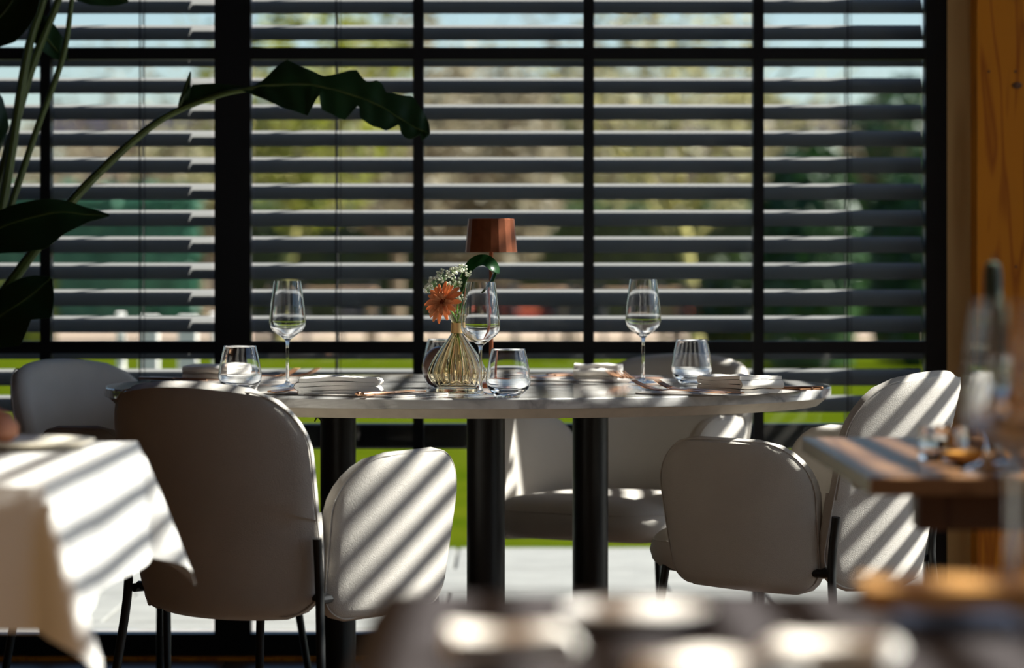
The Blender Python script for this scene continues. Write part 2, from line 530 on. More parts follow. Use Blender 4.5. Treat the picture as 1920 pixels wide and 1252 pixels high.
def blind(name, x0, x1, yc, zc0, pitch, kmin, kmax, cords, label, tilt=R(44), width=0.062, sm=M_SLAT):
    L = x1 - x0
    w = empty(name, ((x0 + x1) / 2, yc, 0))
    me = slat_mesh(L, width, tilt)
    me.materials[0] = sm
    for k in range(kmin, kmax + 1):
        o = link('slat', me, w); o.location = (0, 0, zc0 + pitch * k)
    zlo = zc0 + pitch * (kmin - 1)
    MB().bbox((0, 0, 0), (L, 0.075, 0.066), 0.006).build('bottom_rail', M_BLACK, w, smooth=False).location = (0, 0, zlo - 0.015)
    ztop = zc0 + pitch * kmax + 0.06
    for cx in cords:
        for dy in (-0.038, 0.038):
            MB().tube([(cx - w.location.x, dy, zlo - 0.01), (cx - w.location.x, dy, ztop)], 0.0022, 6).build('ladder_cord', M_CORD, w)
        MB().tube([(cx - w.location.x + 0.011, -0.02, zlo - 0.01), (cx - w.location.x + 0.011, -0.02, ztop)], 0.001, 5).build('lift_cord', M_CORD, w)
        for k in range(kmin, kmax + 1):
            pass
    MB().bbox((0, 0, 0), (L, 0.09, 0.06), 0.004).build('head_rail', M_BLACK, w, smooth=False).location = (0, 0, ztop + 0.03)
    tag(w, label, 'window blind', 'slatted blinds outside the glazing')
    return w
SL_Y, SL_Z, SL_P = 8.872, 0.9527, 0.0711
blind('venetian_blind', -2.60, -0.783, SL_Y, SL_Z, SL_P, -4, 35, [-2.2, -0.994], 'anthracite slatted blind behind the strelitzia, left of the thick black pillar')
blind('venetian_blind', -0.698, 1.10, SL_Y, SL_Z, SL_P, -4, 35, [-0.470, 0.897], 'wide anthracite slatted blind behind the marble table, right of the thick pillar')
for i, (ya, yb, lab) in enumerate([(6.24, 8.63, 'slatted blind on the right hand glazing nearest the timber pier'),
                                   (3.54, 6.16, 'slatted blind on the right hand glazing beside the brown wooden table'),
                                   (1.44, 3.46, 'slatted blind on the right hand glazing beside the blurred front table')]):
    w = blind('venetian_blind', -(yb - ya) / 2, (yb - ya) / 2, 0, 0.64, 0.080, 0, 34, [-0.7, 0.7], lab, tilt=R(24), width=0.080, sm=M_SLATD)
    w.location = (XR + 0.16, (ya + yb) / 2, 0)
    w.rotation_euler = (0, 0, R(-90))

# ================================================================ outdoors
random.seed(7)
gb = MB(); gb.box((0, 0, 0), (160, 200, 0.1)); g_ = gb.build('ground', mat('earth', (0.20, 0.16, 0.09), 0.95, noise=0.2, nscale=0.5), None, False); g_.location = (0, 80, -0.16); g_['kind'] = 'structure'
pv = box_obj('terrace', (-9, YB + 0.06, -0.10), (14, 12.42, -0.03), M_JOINT)
slab = MB(); slab.bbox((0, 0, 0), (0.99, 0.84, 0.05), 0.004); slab_me = slab.mesh('paving_slab', smooth=False); slab_me.materials.append(M_PAVE)
for i in range(-5, 6):
    for j in range(4):
        o = link('paving_slab', slab_me, pv)
        o.location = Vector((i * 1.0 + 0.3 * (j % 2), 9.42 + j * 0.85 - 0.14, -0.03)) - pv.location
pv2 = box_obj('terrace_side', (XR + 0.06, -8, -0.10), (14, YB + 0.06, -0.02), mat('dark_gravel', (0.06, 0.054, 0.048), 0.95, noise=0.2, nscale=20))
rows = []
for i in range(34):
    y = 12.4 + i
    rows.append([Vector((x, y, -0.02 + 0.02 * math.sin(x * 0.9 + y * 1.3) + 0.02 * random.random())) for x in [-40 + 1.6 * k for k in range(51)]])
lw = MB().grid(rows).build('lawn', M_LAWN); lw['kind'] = 'structure'
rows = [[Vector((x, y, 0.0 + 0.01 * random.random())) for x in range(-40, 41, 4)] for y in (45.4, 48, 51, 54, 57, 60)]
sp = MB().grid(rows).build('gravel_path', M_SAND); sp['kind'] = 'structure'

def leaves(n, center, rad, size, rng, shell=0.0, flat=False):
    b = MB()
    for _ in range(n):
        while True:
            p = Vector((rng.uniform(-1, 1), rng.uniform(-1, 1), rng.uniform(-1, 1)))
            l = p.length
            if flat or (shell < l <= 1.0): break
        p = Vector((p.x * rad[0], p.y * rad[1], p.z * rad[2])) + Vector(center)
        d = Vector((rng.gauss(0, 1), rng.gauss(0, 1), rng.gauss(0, 1))).normalized()
        e = d.cross(Vector((rng.gauss(0, 1), rng.gauss(0, 1), rng.gauss(0, 1)))).normalized()
        s_ = size * rng.uniform(0.6, 1.3)
        b.add([p - d * s_, p + e * s_ * 0.45, p + d * s_, p - e * s_ * 0.45], [(0, 1, 2, 3)])
    return b

L_SPRING = leaf_mat('spring_leaves', (0.2300, 0.2161, 0.1045), (0.3136, 0.2927, 0.1533), 0.45, 0.6)
L_OLIVE = leaf_mat('olive_leaves', (0.1771, 0.1542, 0.0984), (0.2624, 0.2296, 0.1509), 0.4, 0.6)
L_HEDGE = leaf_mat('hedge_leaves', (0.0158, 0.0338, 0.0054), (0.0406, 0.0677, 0.0090), 0.3, 0.5)
L_DARK = leaf_mat('evergreen_leaves', (0.0098, 0.0369, 0.0066), (0.0246, 0.0738, 0.0123), 0.2, 0.5)
L_TEAL = leaf_mat('bluish_hedge_leaves', (0.0246, 0.1066, 0.0615), (0.0410, 0.1558, 0.0902), 0.3, 0.55)
L_YEL = leaf_mat('yellow_green_leaves', (0.1476, 0.1640, 0.0123), (0.2132, 0.2214, 0.0246), 0.4, 0.55)
M_BARK = mat('bark', (0.16, 0.12, 0.075), 0.95, noise=0.3, nscale=8)
M_BARK_LIT = mat('sunlit_bark', (0.33, 0.29, 0.10), 0.95, noise=0.3, nscale=5)  # bark with yellow sunlight put into its colour, for two trees

def tree(x, y, h, crown, nl, lsize, lm, bark, label, trunk_r=0.11, lean=0.0, bare=0.35, seed=0, cat='tree', group='trees behind the garden hedge'):
    rng = random.Random(seed)
    t = empty('garden_tree', (x, y, 0))
    th = h * 0.45
    pts = [Vector((lean * k * 0.2, 0.05 * math.sin(k), th * k / 4 - 0.05)) for k in range(5)]
    MB().tube(pts, [trunk_r * (1 - 0.08 * k) for k in range(5)], 8).build('trunk', bark, t)
    top = pts[-1]
    bm_ = MB()
    for k in range(9):
        a = 2 * PI * k / 9 + rng.uniform(-.3, .3)
        ln = h * rng.uniform(0.3, 0.55)
        d = Vector((math.cos(a) * 0.75, math.sin(a) * 0.75, rng.uniform(0.4, 1.1))).normalized()
        s0 = pts[2] + (top - pts[2]) * rng.uniform(0.0, 1.0)
        mid = s0 + d * ln * 0.5 + Vector((0, 0, 0.05 * ln)); end = s0 + d * ln + Vector((rng.uniform(-.1, .1) * ln, 0, 0.15 * ln))
        bm_.tube(catmull([s0, mid, end], 3), [trunk_r * 0.5 * (1 - j / 7.5) for j in range(7)], 5)
        for q in range(5):
            s1 = s0 + (end - s0) * rng.uniform(0.35, 1)
            d2 = (d + Vector((rng.uniform(-1, 1), rng.uniform(-1, 1), rng.uniform(-.2, .9)))).normalized()
            bm_.tube([s1, s1 + d2 * ln * 0.25, s1 + d2 * ln * 0.45 + Vector((0, 0, .05))], [trunk_r * .16, trunk_r * .1, trunk_r * .04], 4)
    br = bm_.build('branches', bark, t); br['kind'] = 'stuff'
    lv = leaves(nl, (lean, 0, h - crown[2]), crown, lsize, rng, bare).build('foliage', lm, t, smooth=False, fix=False)
    lv['kind'] = 'stuff'
    tag(t, label, cat, group)
    return t

def hedge(x0, x1, y0, y1, z, nl, lsize, lm, label, name='clipped_hedge', seed=1):
    rng = random.Random(seed)
    t = empty(name, ((x0 + x1) / 2, (y0 + y1) / 2, 0))
    hx, hy = (x1 - x0) / 2, (y1 - y0) / 2
    k = int(max(6, (x1 - x0) / 0.6))
    rows = []
    for (yy, zz) in [(-hy, -0.05), (-hy, z * 0.5), (-hy * .95, z * .92), (-hy * .7, z), (hy * .7, z), (hy, z * .9), (hy, -0.05)]:
        rows.append([Vector((-hx + 2 * hx * i / k, yy + rng.uniform(-.04, .04), zz + (rng.uniform(-.04, .04) if zz > 0 else 0))) for i in range(k + 1)])
    MB().grid(rows).build('hedge_body', lm, t, smooth=False)
    lv = leaves(nl, (0, 0, z / 2), (hx, hy + 0.08, z / 2 + 0.06), lsize, rng, 0, True).build('foliage', lm, t, smooth=False, fix=False)
    lv['kind'] = 'stuff'
    tag(t, label, 'hedge')
    return t

hedge(-5.2, 12.5, 58, 59.6, 2.15, 9000, 0.14, L_HEDGE, 'long clipped green hedge across the garden behind the gravel path', seed=3)
hedge(-15, -5.3, 55, 56.2, 2.35, 5000, 0.14, L_TEAL, 'bluish green hedge behind the strelitzia at the left', seed=4)
hedge(-9.4, -6.1, 43.2, 44.2, 0.85, 1800, 0.10, L_YEL, 'low yellow green hedge in front of the bluish one', seed=5)

def shrub(x, y, h, rx, nl, lm, label, seed, size=0.07):
    rng = random.Random(seed)
    t = empty('evergreen_shrub', (x, y, 0))
    b = MB()
    pr = [(0, 0.0), (rx * .8, 0.05), (rx, h * .35), (rx * .9, h * .7), (rx * .5, h * .93), (0, h)]
    b.lathe(pr, 16, rfun=lambda a, z, i: 1 + .08 * math.sin(5 * a + z * 6)).build('shrub_body', lm, t, smooth=False)
    lv = leaves(nl, (0, 0, h / 2), (rx * 1.12, rx * 1.12, h * .56), size, rng, 0.6).build('foliage', lm, t, smooth=False, fix=False)
    lv['kind'] = 'stuff'
    tag(t, label, 'shrub', 'shrubs on the lawn')
shrub(2.98, 33, 2.25, 0.52, 3500, L_DARK, 'dark evergreen shrub right of the last window bar, tallest of the three', 11)
shrub(4.30, 34.4, 2.05, 0.60, 3500, L_DARK, 'dark evergreen shrub nearest the timber pier', 12)
shrub(2.55, 36, 1.15, 0.5, 1800, L_HEDGE, 'low green shrub in front of the dark evergreens', 13)

T = [  # px of trunk, distance, height, crown radii, leaves, size, leaf, bark, lean
 (524, 44, 5.2, (1.5, 1.4, 1.9), 1300, .12, L_YEL, M_BARK_LIT, 0.3, 'tree with a yellow lit trunk behind the left wine glass'),
 (1306, 43, 5.0, (1.5, 1.4, 1.8), 700, .12, L_SPRING, M_BARK_LIT, -0.3, 'tree with a yellow lit trunk behind the right wine glass'),
 (745, 50, 5.0, (1.3, 1.3, 1.8), 1100, .13, L_OLIVE, M_BARK, 0.0, 'slim grey trunked tree left of the copper lamp'),
 (1262, 64, 7.5, (1.6, 1.6, 2.8), 500, .15, L_OLIVE, M_BARK, -1.0, 'leaning dark tree high behind the right wine glass'),
 (190, 63, 5.6, (1.8, 1.6, 2.2), 260, .15, L_OLIVE, M_BARK, 0.5, 'nearly bare tree behind the strelitzia stems'),
 (385, 70.5, 4.2, (1.6, 1.6, 1.4), 1700, .15, L_SPRING, M_BARK, -0.2, 'small spring tree behind the pillar'),
 (620, 67, 5.2, (1.8, 1.6, 2.3), 2200, .16, L_SPRING, M_BARK, 0.1, 'spring tree behind the big strelitzia leaf'),
 (905, 55.6, 4.8, (1.4, 1.4, 2.1), 2000, .16, L_OLIVE, M_BARK, 0.0, 'olive tinted tree above the copper lamp'),
 (1080, 72, 5.6, (1.7, 1.6, 2.3), 2000, .16, L_SPRING, M_BARK, 0.2, 'spring tree right of the copper lamp'),
 (1400, 69, 4.6, (1.7, 1.6, 2.0), 1400, .16, L_OLIVE, M_BARK, 0.0, 'olive tinted tree left of the last window bar'),
 (1530, 62, 4.2, (1.6, 1.6, 1.8), 1100, .15, L_OLIVE, M_BARK, 0.2, 'olive tinted tree right of the last window bar'),
 (1700, 52, 4.0, (1.2, 1.2, 1.8), 2600, .13, L_DARK, M_BARK, 0.0, 'dark green tree nearest the timber pier'),
 (20, 66, 4.0, (1.8, 1.6, 1.8), 1300, .15, L_OLIVE, M_BARK, 0.0, 'olive tinted tree at the far left edge'),
]
for i, (px, D, h, cr, nl, ls, lm, bk, ln, lab) in enumerate(T):
    tree((px - 960) * D / F, D, h, cr, nl, ls, lm, bk, lab, 0.10 if D < 52 else 0.13, ln, 0.2, seed=20 + i)
# a belt of woodland far behind
rng = random.Random(99)
for i in range(9):
    x = -25 + i * 6.3 + rng.uniform(-.4, .4)
    D = 92 + rng.uniform(-4, 4)
    h = rng.uniform(5.2, 6.4) if x > -7 else rng.uniform(3.6, 4.2)
    tree(x, D, h, (2.6, 2.4, h * .45), 2600, .24, [L_OLIVE, L_SPRING][i % 2], M_BARK, 'hazy woodland tree far behind the garden', 0.16, 0, 0.0, seed=60 + i, group='far woodland trees')

# long low house behind the trees
hs = empty('garden_house', (-3.5, 78, 0))
M_BRICKY = mat('house_wall', (0.34, 0.27, 0.22), 0.9, noise=0.15, nscale=3)
box_obj('wall', (-7, 0, -0.1), (11, 5, 3.9), M_BRICKY, hs)
box_obj('roof', (-7.5, -0.6, 3.9), (11.5, 5.6, 4.75), mat('slate_roof', (0.20, 0.18, 0.25), 0.7, noise=0.1, nscale=2), hs, bev=0.1)
for k in range(5):
    wf = box_obj('window', (-5.6 + k * 3.4, -0.06, 1.0), (-4.2 + k * 3.4, 0.02, 2.9), mat('house_window_frame', (0.7, 0.7, 0.68), 0.6), hs)
    pn = box_obj('window_glass', (-0.6, -0.08, -0.85), (0.6, -0.03, 0.85), mat('house_glass', (0.03, 0.04, 0.05), 0.1), wf)
tag(hs, 'long low house with a slate coloured roof behind the trees', 'house')

# garden furniture
M_TEAK = mat('terrace_teak', (0.42, 0.25, 0.14), 0.7, noise=0.2, nscale=8)
M_RED = mat('red_cushion', (0.42, 0.055, 0.02), 0.8)
M_DKCH = mat('dark_wicker', (0.035, 0.03, 0.035), 0.7)
M_WHCH = mat('white_garden_paint', (0.78, 0.75, 0.70), 0.6)
def garden_chair(x, y, rz, m, label, group, cush=None, nsl=4):
    t = empty('garden_chair', (x, y, 0), rz)
    MB().bbox((0, 0, 0), (0.46, 0.44, 0.04), .01).build('seat', m, t, False).location = (0, 0, 0.43)
    for sx in (-1, 1):
        MB().tube([(sx * .21, -.2, 0), (sx * .21, -.2, .42)], .02, 6).build('leg', m, t)
        MB().tube([(sx * .21, .26, 0), (sx * .21, .2, .42), (sx * .2, .26, .84)], .02, 6).build('leg', m, t)
    for k in range(nsl):
        MB().bbox((0, 0, 0), (0.085, 0.02, 0.40), .006).build('back_slat', m, t, False).location = ((-0.15 + 0.1 * k) if nsl == 4 else (-0.0825 + 0.165 * k), .235, .63)
    if cush: MB().bbox((0, 0, 0), (0.44, 0.42, 0.07), .025).build('cushion', cush, t, False).location = (0, 0, 0.485)
    tag(t, label, 'chair', group)
    return t
garden_chair(-1.43, 14.2, R(175), M_WHCH, 'white painted garden chair outside the window beside the pillar', None, nsl=2)
def garden_table(x, y, m, label):
    t = empty('garden_table', (x, y, 0))
    MB().bbox((0, 0, 0), (1.3, 0.8, 0.05), .01).build('table_top', m, t, False).location = (0, 0, .73)
    for sx in (-1, 1):
        for sy in (-1, 1):
            MB().box((sx * .58, sy * .33, .35), (.06, .06, .72)).build('leg', m, t, False)
    tag(t, label, 'table', 'garden tables on the far lawn')
GT = [(-2.3, 40, 'teak garden table on the lawn behind the left wine glass'), (0.2, 41, 'teak garden table on the lawn behind the copper lamp'),
      (1.2, 39, 'teak garden table on the lawn right of the copper lamp'), (2.6, 41, 'teak garden table on the lawn behind the right wine glass')]
gdesc = ['behind the left wine glass', 'behind the copper lamp', 'right of the copper lamp', 'behind the right wine glass']
for i, (x, y, lab) in enumerate(GT):
    garden_table(x, y, M_TEAK, lab)
    for k, (dx, dy, rz, cs, nm) in enumerate([(-.35, -.75, R(180), M_RED if i % 2 else None, 'near side'), (.4, .75, 0, None, 'far side'), (-.95, 0, R(90), M_RED if i in (1, 2) else None, 'left end')]):
        garden_chair(x + dx, y + dy, rz, M_DKCH, 'dark garden chair at the %s of the teak table %s' % (nm, gdesc[i]), 'dark garden chairs', cs)

# ================================================================ upholstered chairs
def pad_shape(W, Hh, rt, rb, T, edge, fmap, nu=22, nv=20):
    """puffy panel: rounded rectangle W x Hh (corner radii rt on top, rb at the bottom), thickness 2T, rounded rim;
    fmap(u, v, w) places it in space; returns (mesh builder, outline function)"""
    def hw(v):
        r = rt if v > 0 else rb
        k = abs(v) - (Hh / 2 - r)
        if k <= 0: return W / 2
        return W / 2 - r + math.sqrt(max(0, r * r - k * k))
    def inside(u, v):
        r = rt if v > 0 else rb
        qx = abs(u) - (W / 2 - r); qy = abs(v) - (Hh / 2 - r)
        out = math.hypot(max(qx, 0), max(qy, 0)) + min(max(qx, qy), 0) - r
        return max(0.0, -out)
    def cosd(i, n):
        t = i / n
        s_ = 0.5 - 0.5 * math.cos(PI * t)
        return 0.45 * t + 0.55 * s_
    A = []; B = []
    for j in range(nv + 1):
        v = -Hh / 2 + Hh * cosd(j, nv)
        h_ = hw(v)
        ra = []; rb_ = []
        for i in range(nu + 1):
            u = -h_ + 2 * h_ * cosd(i, nu)
            d = inside(u, v)
            q = min(1.0, d / edge)
            t = T * math.sqrt(max(0, 1 - (1 - q) ** 2))
            ra.append(fmap(u, v, t)); rb_.append(fmap(u, v, -t))
        A.append(ra); B.append(rb_)
    m = MB()
    m.grid(A); m.grid([list(reversed(r)) for r in B])
    return m, hw

def weld(o, dist=0.0004):
    import bmesh
    bm = bmesh.new(); bm.from_mesh(o.data)
    bmesh.ops.remove_doubles(bm, verts=bm.verts, dist=dist)
    bmesh.ops.recalc_face_normals(bm, faces=bm.faces)
    bm.to_mesh(o.data); bm.free()
    o.data.polygons.foreach_set('use_smooth', [True] * len(o.data.polygons))

def outline(W, Hh, rt, rb, inset, n=10):
    pts = []
    for (cx, cy, a0, r) in [(W / 2 - rt, Hh / 2 - rt, 0, rt), (-W / 2 + rt, Hh / 2 - rt, 90, rt), (-W / 2 + rb, -Hh / 2 + rb, 180, rb), (W / 2 - rb, -Hh / 2 + rb, 270, rb)]:
        for k in range(n + 1):
            a = R(a0 + 90 * k / n)
            pts.append((cx + (r - inset) * math.cos(a), cy + (r - inset) * math.sin(a)))
    return pts

def make_chair():
    root = empty('upholstered_chair')
    # backrest: reclined and gently curved in plan
    ZB0, ZB1 = 0.338, 0.813
    HB = ZB1 - ZB0
    RB = 0.36
    def back_map(u, v, w):
        z = v + (ZB0 + ZB1) / 2
        f = (z - ZB0) / HB
        ww = u * (0.95 + 0.09 * f)
        th = ww / RB
        rr = RB + w          # outward is +w
        x = rr * math.sin(th)
        y = -0.235 + RB - rr * math.cos(th) - 0.085 * f - 0.02 * f * f
        return Vector((x, y, z - 0.035 * (abs(ww) / 0.25) ** 2 * (1 if f > 0.5 else -0.35)))
    WB = 0.505
    m, _ = pad_shape(WB, HB, 0.105, 0.085, 0.024, 0.03, back_map)
    bk = m.build('backrest', M_FABRIC, root); weld(bk)
    MB().ring([back_map(u, v, 0.0175) for u, v in outline(WB, HB, 0.105, 0.085, 0.0075)], 0.0018, 6).build('piping', M_FABRIC, bk)
    # arms: lower wings beside the seat
    ZA0, ZA1 = 0.355, 0.672
    HA = ZA1 - ZA0
    LA = 0.368
    for s in (-1, 1):
        def arm_map(u, v, w, s=s):
            z = v + (ZA0 + ZA1) / 2
            f = (z - ZA0) / HA
            t = (u + LA / 2) / LA                    # 0 rear .. 1 front
            y = -0.178 + t * LA * (0.90 + 0.10 * f) - 0.0 * f
            bulge = 0.028 * math.sin(PI * min(1, max(0, t)) ** 0.8)
            x = 0.232 + bulge + 0.035 * t + 0.030 * f - 0.03 * (1 - t) ** 3
            zz = z - 0.020 * (1 - t) * (1 - f) + 0.012 * (t - .5) * f
            nx, ny = math.cos(R(-6)), math.sin(R(-6))
            return Vector((s * (x + w * nx), y + w * ny, zz))
        m, _ = pad_shape(LA, HA, 0.115, 0.055, 0.022, 0.028, arm_map, 18, 16)
        ar = m.build('armrest', M_FABRIC, root); weld(ar)
        MB().ring([arm_map(u, v, 0.0135) for u, v in outline(LA, HA, 0.115, 0.055, 0.0055)], 0.0016, 6).build('piping', M_FABRIC, ar)
    # seat cushion
    WS, DS = 0.50, 0.50
    def seat_map(u, v, w):
        x, y = u, v + 0.03
        dome = 0.014 * (1 - (u / .25) ** 2) * (1 - (v / .25) ** 2)
        z = 0.415 + (w + dome if w > 0 else w * 0.95)
        return Vector((x * (1.0 + 0.10 * (v / DS)), y, z))
    m, _ = pad_shape(WS, DS, 0.13, 0.10, 0.050, 0.065, seat_map, 20, 20)
    st = m.build('seat', M_FABRIC, root); weld(st)
    MB().ring([seat_map(u, v, 0.022) for u, v in outline(WS, DS, 0.13, 0.10, 0.008)], 0.002, 6).build('piping', M_FABRIC, st)
    # black metal frame: rear rods run up in the gap between back and arm
    for s in (-1, 1):
        MB().tube(catmull([(s * 0.285, -0.255, 0.0), (s * 0.254, -0.226, 0.25), (s * 0.240, -0.212, 0.40), (s * 0.243, -0.224, 0.508)], 4), 0.0095, 10).build('leg', M_BLACKMETAL, root)
        MB().tube(catmull([(s * 0.262, 0.250, 0.0), (s * 0.240, 0.225, 0.20), (s * 0.220, 0.205, 0.385)], 4), [0.0085] * 4 + [0.0095] * 5, 10).build('leg', M_BLACKMETAL, root)
        MB().tube([(s * 0.232, -0.205, 0.386), (s * 0.215, 0.206, 0.382)], 0.009, 8).build('side_rail', M_BLACKMETAL, root)
    MB().tube([(-0.218, 0.2, 0.382), (0.218, 0.2, 0.382)], 0.009, 8).build('front_rail', M_BLACKMETAL, root)
    MB().tube([(-0.232, -0.190, 0.390), (0.232, -0.190, 0.390)], 0.009, 8).build('rear_rail', M_BLACKMETAL, root)
    return root

chair0 = make_chair()
TX, TY, TZ, TR, TB = -0.1005, 7.6, 0.765, 0.831, 0.957
def place_chair(o, back_xy, fwd_deg, label):
    """back_xy: where the middle of the backrest's top stands; fwd_deg: heading of the sitter, 0 = +x"""
    a = R(fwd_deg)
    o.rotation_euler = (0, 0, a - PI / 2)
    d = Vector((math.cos(a), math.sin(a)))
    o.location = (back_xy[0] + d.x * 0.33, back_xy[1] + d.y * 0.33, 0)
    tag(o, label, 'chair', 'cream chairs around the marble table')
place_chair(chair0, (-0.640, 6.47), 57.0, 'cream upholstered armchair seen from behind, nearest, beside the white tablecloth')
c2 = copy_tree(chair0); place_chair(c2, (0.905, 7.12), 147.0, 'cream upholstered armchair facing left, behind the brown wooden table')
c3 = copy_tree(chair0); place_chair(c3, (0.447, 8.53), 238.0, 'cream upholstered armchair facing the camera on the window side of the marble table')
c4 = copy_tree(chair0); place_chair(c4, (-1.10, 8.02), 325.0, 'cream upholstered armchair under the strelitzia, its shaded inside looking blue grey')

# ================================================================ marble table
tb = empty('marble_table', (TX, TY, 0))
MB().lathe([(0, TZ - 0.022), (TR - 0.001, TZ - 0.022), (TR, TZ - 0.020), (TR, TZ - 0.003), (TR - 0.003, TZ), (0, TZ)], 128).build('table_top', M_MARBLE, tb).scale = (1, TB, 1)
MB().lathe([(0, TZ - 0.043), (TR - 0.030, TZ - 0.043), (TR - 0.006, TZ - 0.0225), (0, TZ - 0.0222)], 128).build('underside_bevel', M_SUBSTRATE, tb).scale = (1, TB, 1)
for (px, D) in ((634, 7.77), (911, 7.265), (1107, 7.77)):
    x = (px - 960) * D / F - TX; y = D - TY
    MB().lathe([(0, 0.004), (0.042, 0.004), (0.042, TZ - 0.05), (0, TZ - 0.05)], 28, (x, y, 0)).build('column', M_BLACKMETAL, tb)
pl = MB()
MB().lathe([(0, TZ - 0.0505), (0.40, TZ - 0.0505), (0.40, TZ - 0.0435), (0, TZ - 0.0435)], 3).build('mounting_plate', M_BLACKMETAL, tb, False).rotation_euler = (0, 0, R(-90))
MB().lathe([(0, 0.0), (0.36, 0.0), (0.36, 0.008), (0, 0.008)], 48).build('base_plate', M_BLACKMETAL, tb)
tag(tb, 'round white marble table on three black columns in the middle', 'table')

# ================================================================ table settings
ZT = TZ + 0.0006
def rrect(w, d, r, n=6):
    pts = []
    for cx, cy, a0 in ((w / 2 - r, d / 2 - r, 0), (-w / 2 + r, d / 2 - r, 90), (-w / 2 + r, -d / 2 + r, 180), (w / 2 - r, -d / 2 + r, 270)):
        for k in range(n + 1):
            a = R(a0 + 90 * k / n); pts.append((cx + r * math.cos(a), cy + r * math.sin(a)))
    return pts
def prism(pts, z0, z1):
    n = len(pts); b = MB()
    b.add([(x, y, z0) for x, y in pts] + [(x, y, z1) for x, y in pts],
          [tuple(range(n))[::-1], tuple(range(n, 2 * n))] + [(i, (i + 1) % n, n + (i + 1) % n, n + i) for i in range(n)])
    return b
mat_me = prism(rrect(0.38, 0.25, 0.05), 0, 0.003).mesh('placemat', angle=30); mat_me.materials.append(M_MAT)

def napkin_mesh(seed, W=0.165, L=0.105, layers=4):
    """folded cloth: one long strip going back and forth"""
    rng = random.Random(seed)
    g = 0.0088
    path = []
    for k in range(layers):
        z = 0.003 + k * g
        xs = [-1 + 2 * i / 10 for i in range(11)]
        if k % 2: xs.reverse()
        for i, q in enumerate(xs):
            path.append((q * W / 2 * (0.97 - 0.02 * (k % 2)), z + rng.uniform(-.0006, .0006) + 0.003 * k / layers * math.sin(q * 2.5 + seed)))
        if k < layers - 1:
            ex = path[-1][0]; s_ = 1 if ex > 0 else -1
            for a in (-50, 0, 50):
                path.append((ex + s_ * 0.5 * g * math.cos(R(a)) * 1.6, z + g / 2 + 0.5 * g * math.sin(R(a))))
    rows = []
    ny = 8
    for (x, z) in path:
        rows.append([Vector((x + 0.002 * math.sin(3 * j + seed), -L / 2 + L * j / ny + 0.0015 * math.sin(x * 60 + seed), z + 0.0012 * math.sin(j * 1.1 + x * 30))) for j in range(ny + 1)])
    me = MB().sheet(rows, 0.0080).mesh('folded_napkin', angle=70)
    me.materials.append(M_NAPKIN)
    return me

def fork(loc, rz, label):
    t = empty('fork', loc, rz)
    prof = [(-0.105, .0016, .0072), (-0.08, .0022, .0068), (-0.03, .0045, .0042), (0.02, .0065, .0034), (0.045, .0045, .0045)]
    rows = []
    for y, z, w in catmull([Vector(p) for p in prof], 4): rows.append([Vector((-w, y, z)), Vector((0, y, z + .0016)), Vector((w, y, z))])
    MB().sheet(rows, 0.0022).build('handle', M_CUTLERY, t)
    rows = []
    for y, z, w in catmull([Vector(p) for p in [(0.043, .0046, .0042), (0.056, .0042, .0105), (0.068, .0062, .0122), (0.078, .0092, .0124)]], 4):
        rows.append([Vector((w * q, y, z + .002 * abs(q))) for q in (-1, -.5, 0, .5, 1)])
    hd = MB().sheet(rows, 0.0018).build('fork_head', M_CUTLERY, t)
    for k in range(4):
        x = -0.0106 + k * 0.00707
        MB().tube(catmull([(x, .0765, .0090), (x, .095, .0160), (x * .96, .115, .0262)], 4), [.0019] * 5 + [.0016, .0013, .001, .0007], 6).build('tine', M_CUTLERY, hd)
    tag(t, label, 'fork', 'copper forks on the marble table')
    return t
def knife(loc, rz, label):
    t = empty('table_knife', loc, rz)
    MB().tube([(0, -.11, .0045), (0, -.107, .0045), (0, -.04, .0045), (0, .0, .0045)], [.003, .0062, .005, .0042], 10, flat=0.7).build('handle', M_CUTLERY, t)
    rows = []
    for y, x0, x1 in [(0, -.004, .004), (.02, -.006, .006), (.07, -.008, .006), (.095, -.006, .006), (.108, .002, .005)]:
        rows.append([Vector((x0, y, .0025)), Vector((x1, y, .0055))])
    MB().sheet(rows, .0014).build('blade', M_CUTLERY, t)
    tag(t, label, 'knife', 'copper knives on the marble table')

# napkin pixel spot, distance, heading of the sitter, where
SET = [((412, 7.86), 325, 'far left place, under the strelitzia'),
       ((634, 7.0), 57, 'place of the nearest armchair'),
       ((1122, 7.93), 238, 'window side place right of the lamp'),
       ((1388, 7.10), 147, 'right hand place at the table edge')]
for i, ((px, D), hd, where) in enumerate(SET):
    x = (px - 960) * D / F
    a = R(hd); d = Vector((math.cos(a), math.sin(a))); lft = Vector((-d.y, d.x)); rz = a - PI / 2
    c = Vector((x, D))
    o = link('placemat', mat_me, None, (c.x + d.x * .045, c.y + d.y * .045, ZT), rz)
    tag(o, 'grey leather placemat at the ' + where, 'placemat', 'grey placemats on the marble table')
    zt = ZT + 0.0032
    nk = link('folded_napkin', napkin_mesh(i + 1), None, (c.x, c.y, zt), rz + R([12, 30, -65, 62][i]))
    tag(nk, 'folded cream linen napkin at the ' + where, 'napkin', 'folded napkins on the marble table')
    for k in range(2):
        q = c + lft * (0.118 + 0.034 * k) + d * (0.03 + 0.028 * k)
        fork((q.x, q.y, zt if k == 0 else zt), rz + R([-3, 4][k]), ['inner', 'outer'][k] + ' copper fork at the ' + where)
        q = c - lft * (0.122 + 0.03 * k) + d * (0.0 - 0.012 * k)
        knife((q.x, q.y, zt), rz + R([2, -2][k]), ['inner', 'outer'][k] + ' copper knife at the ' + where)

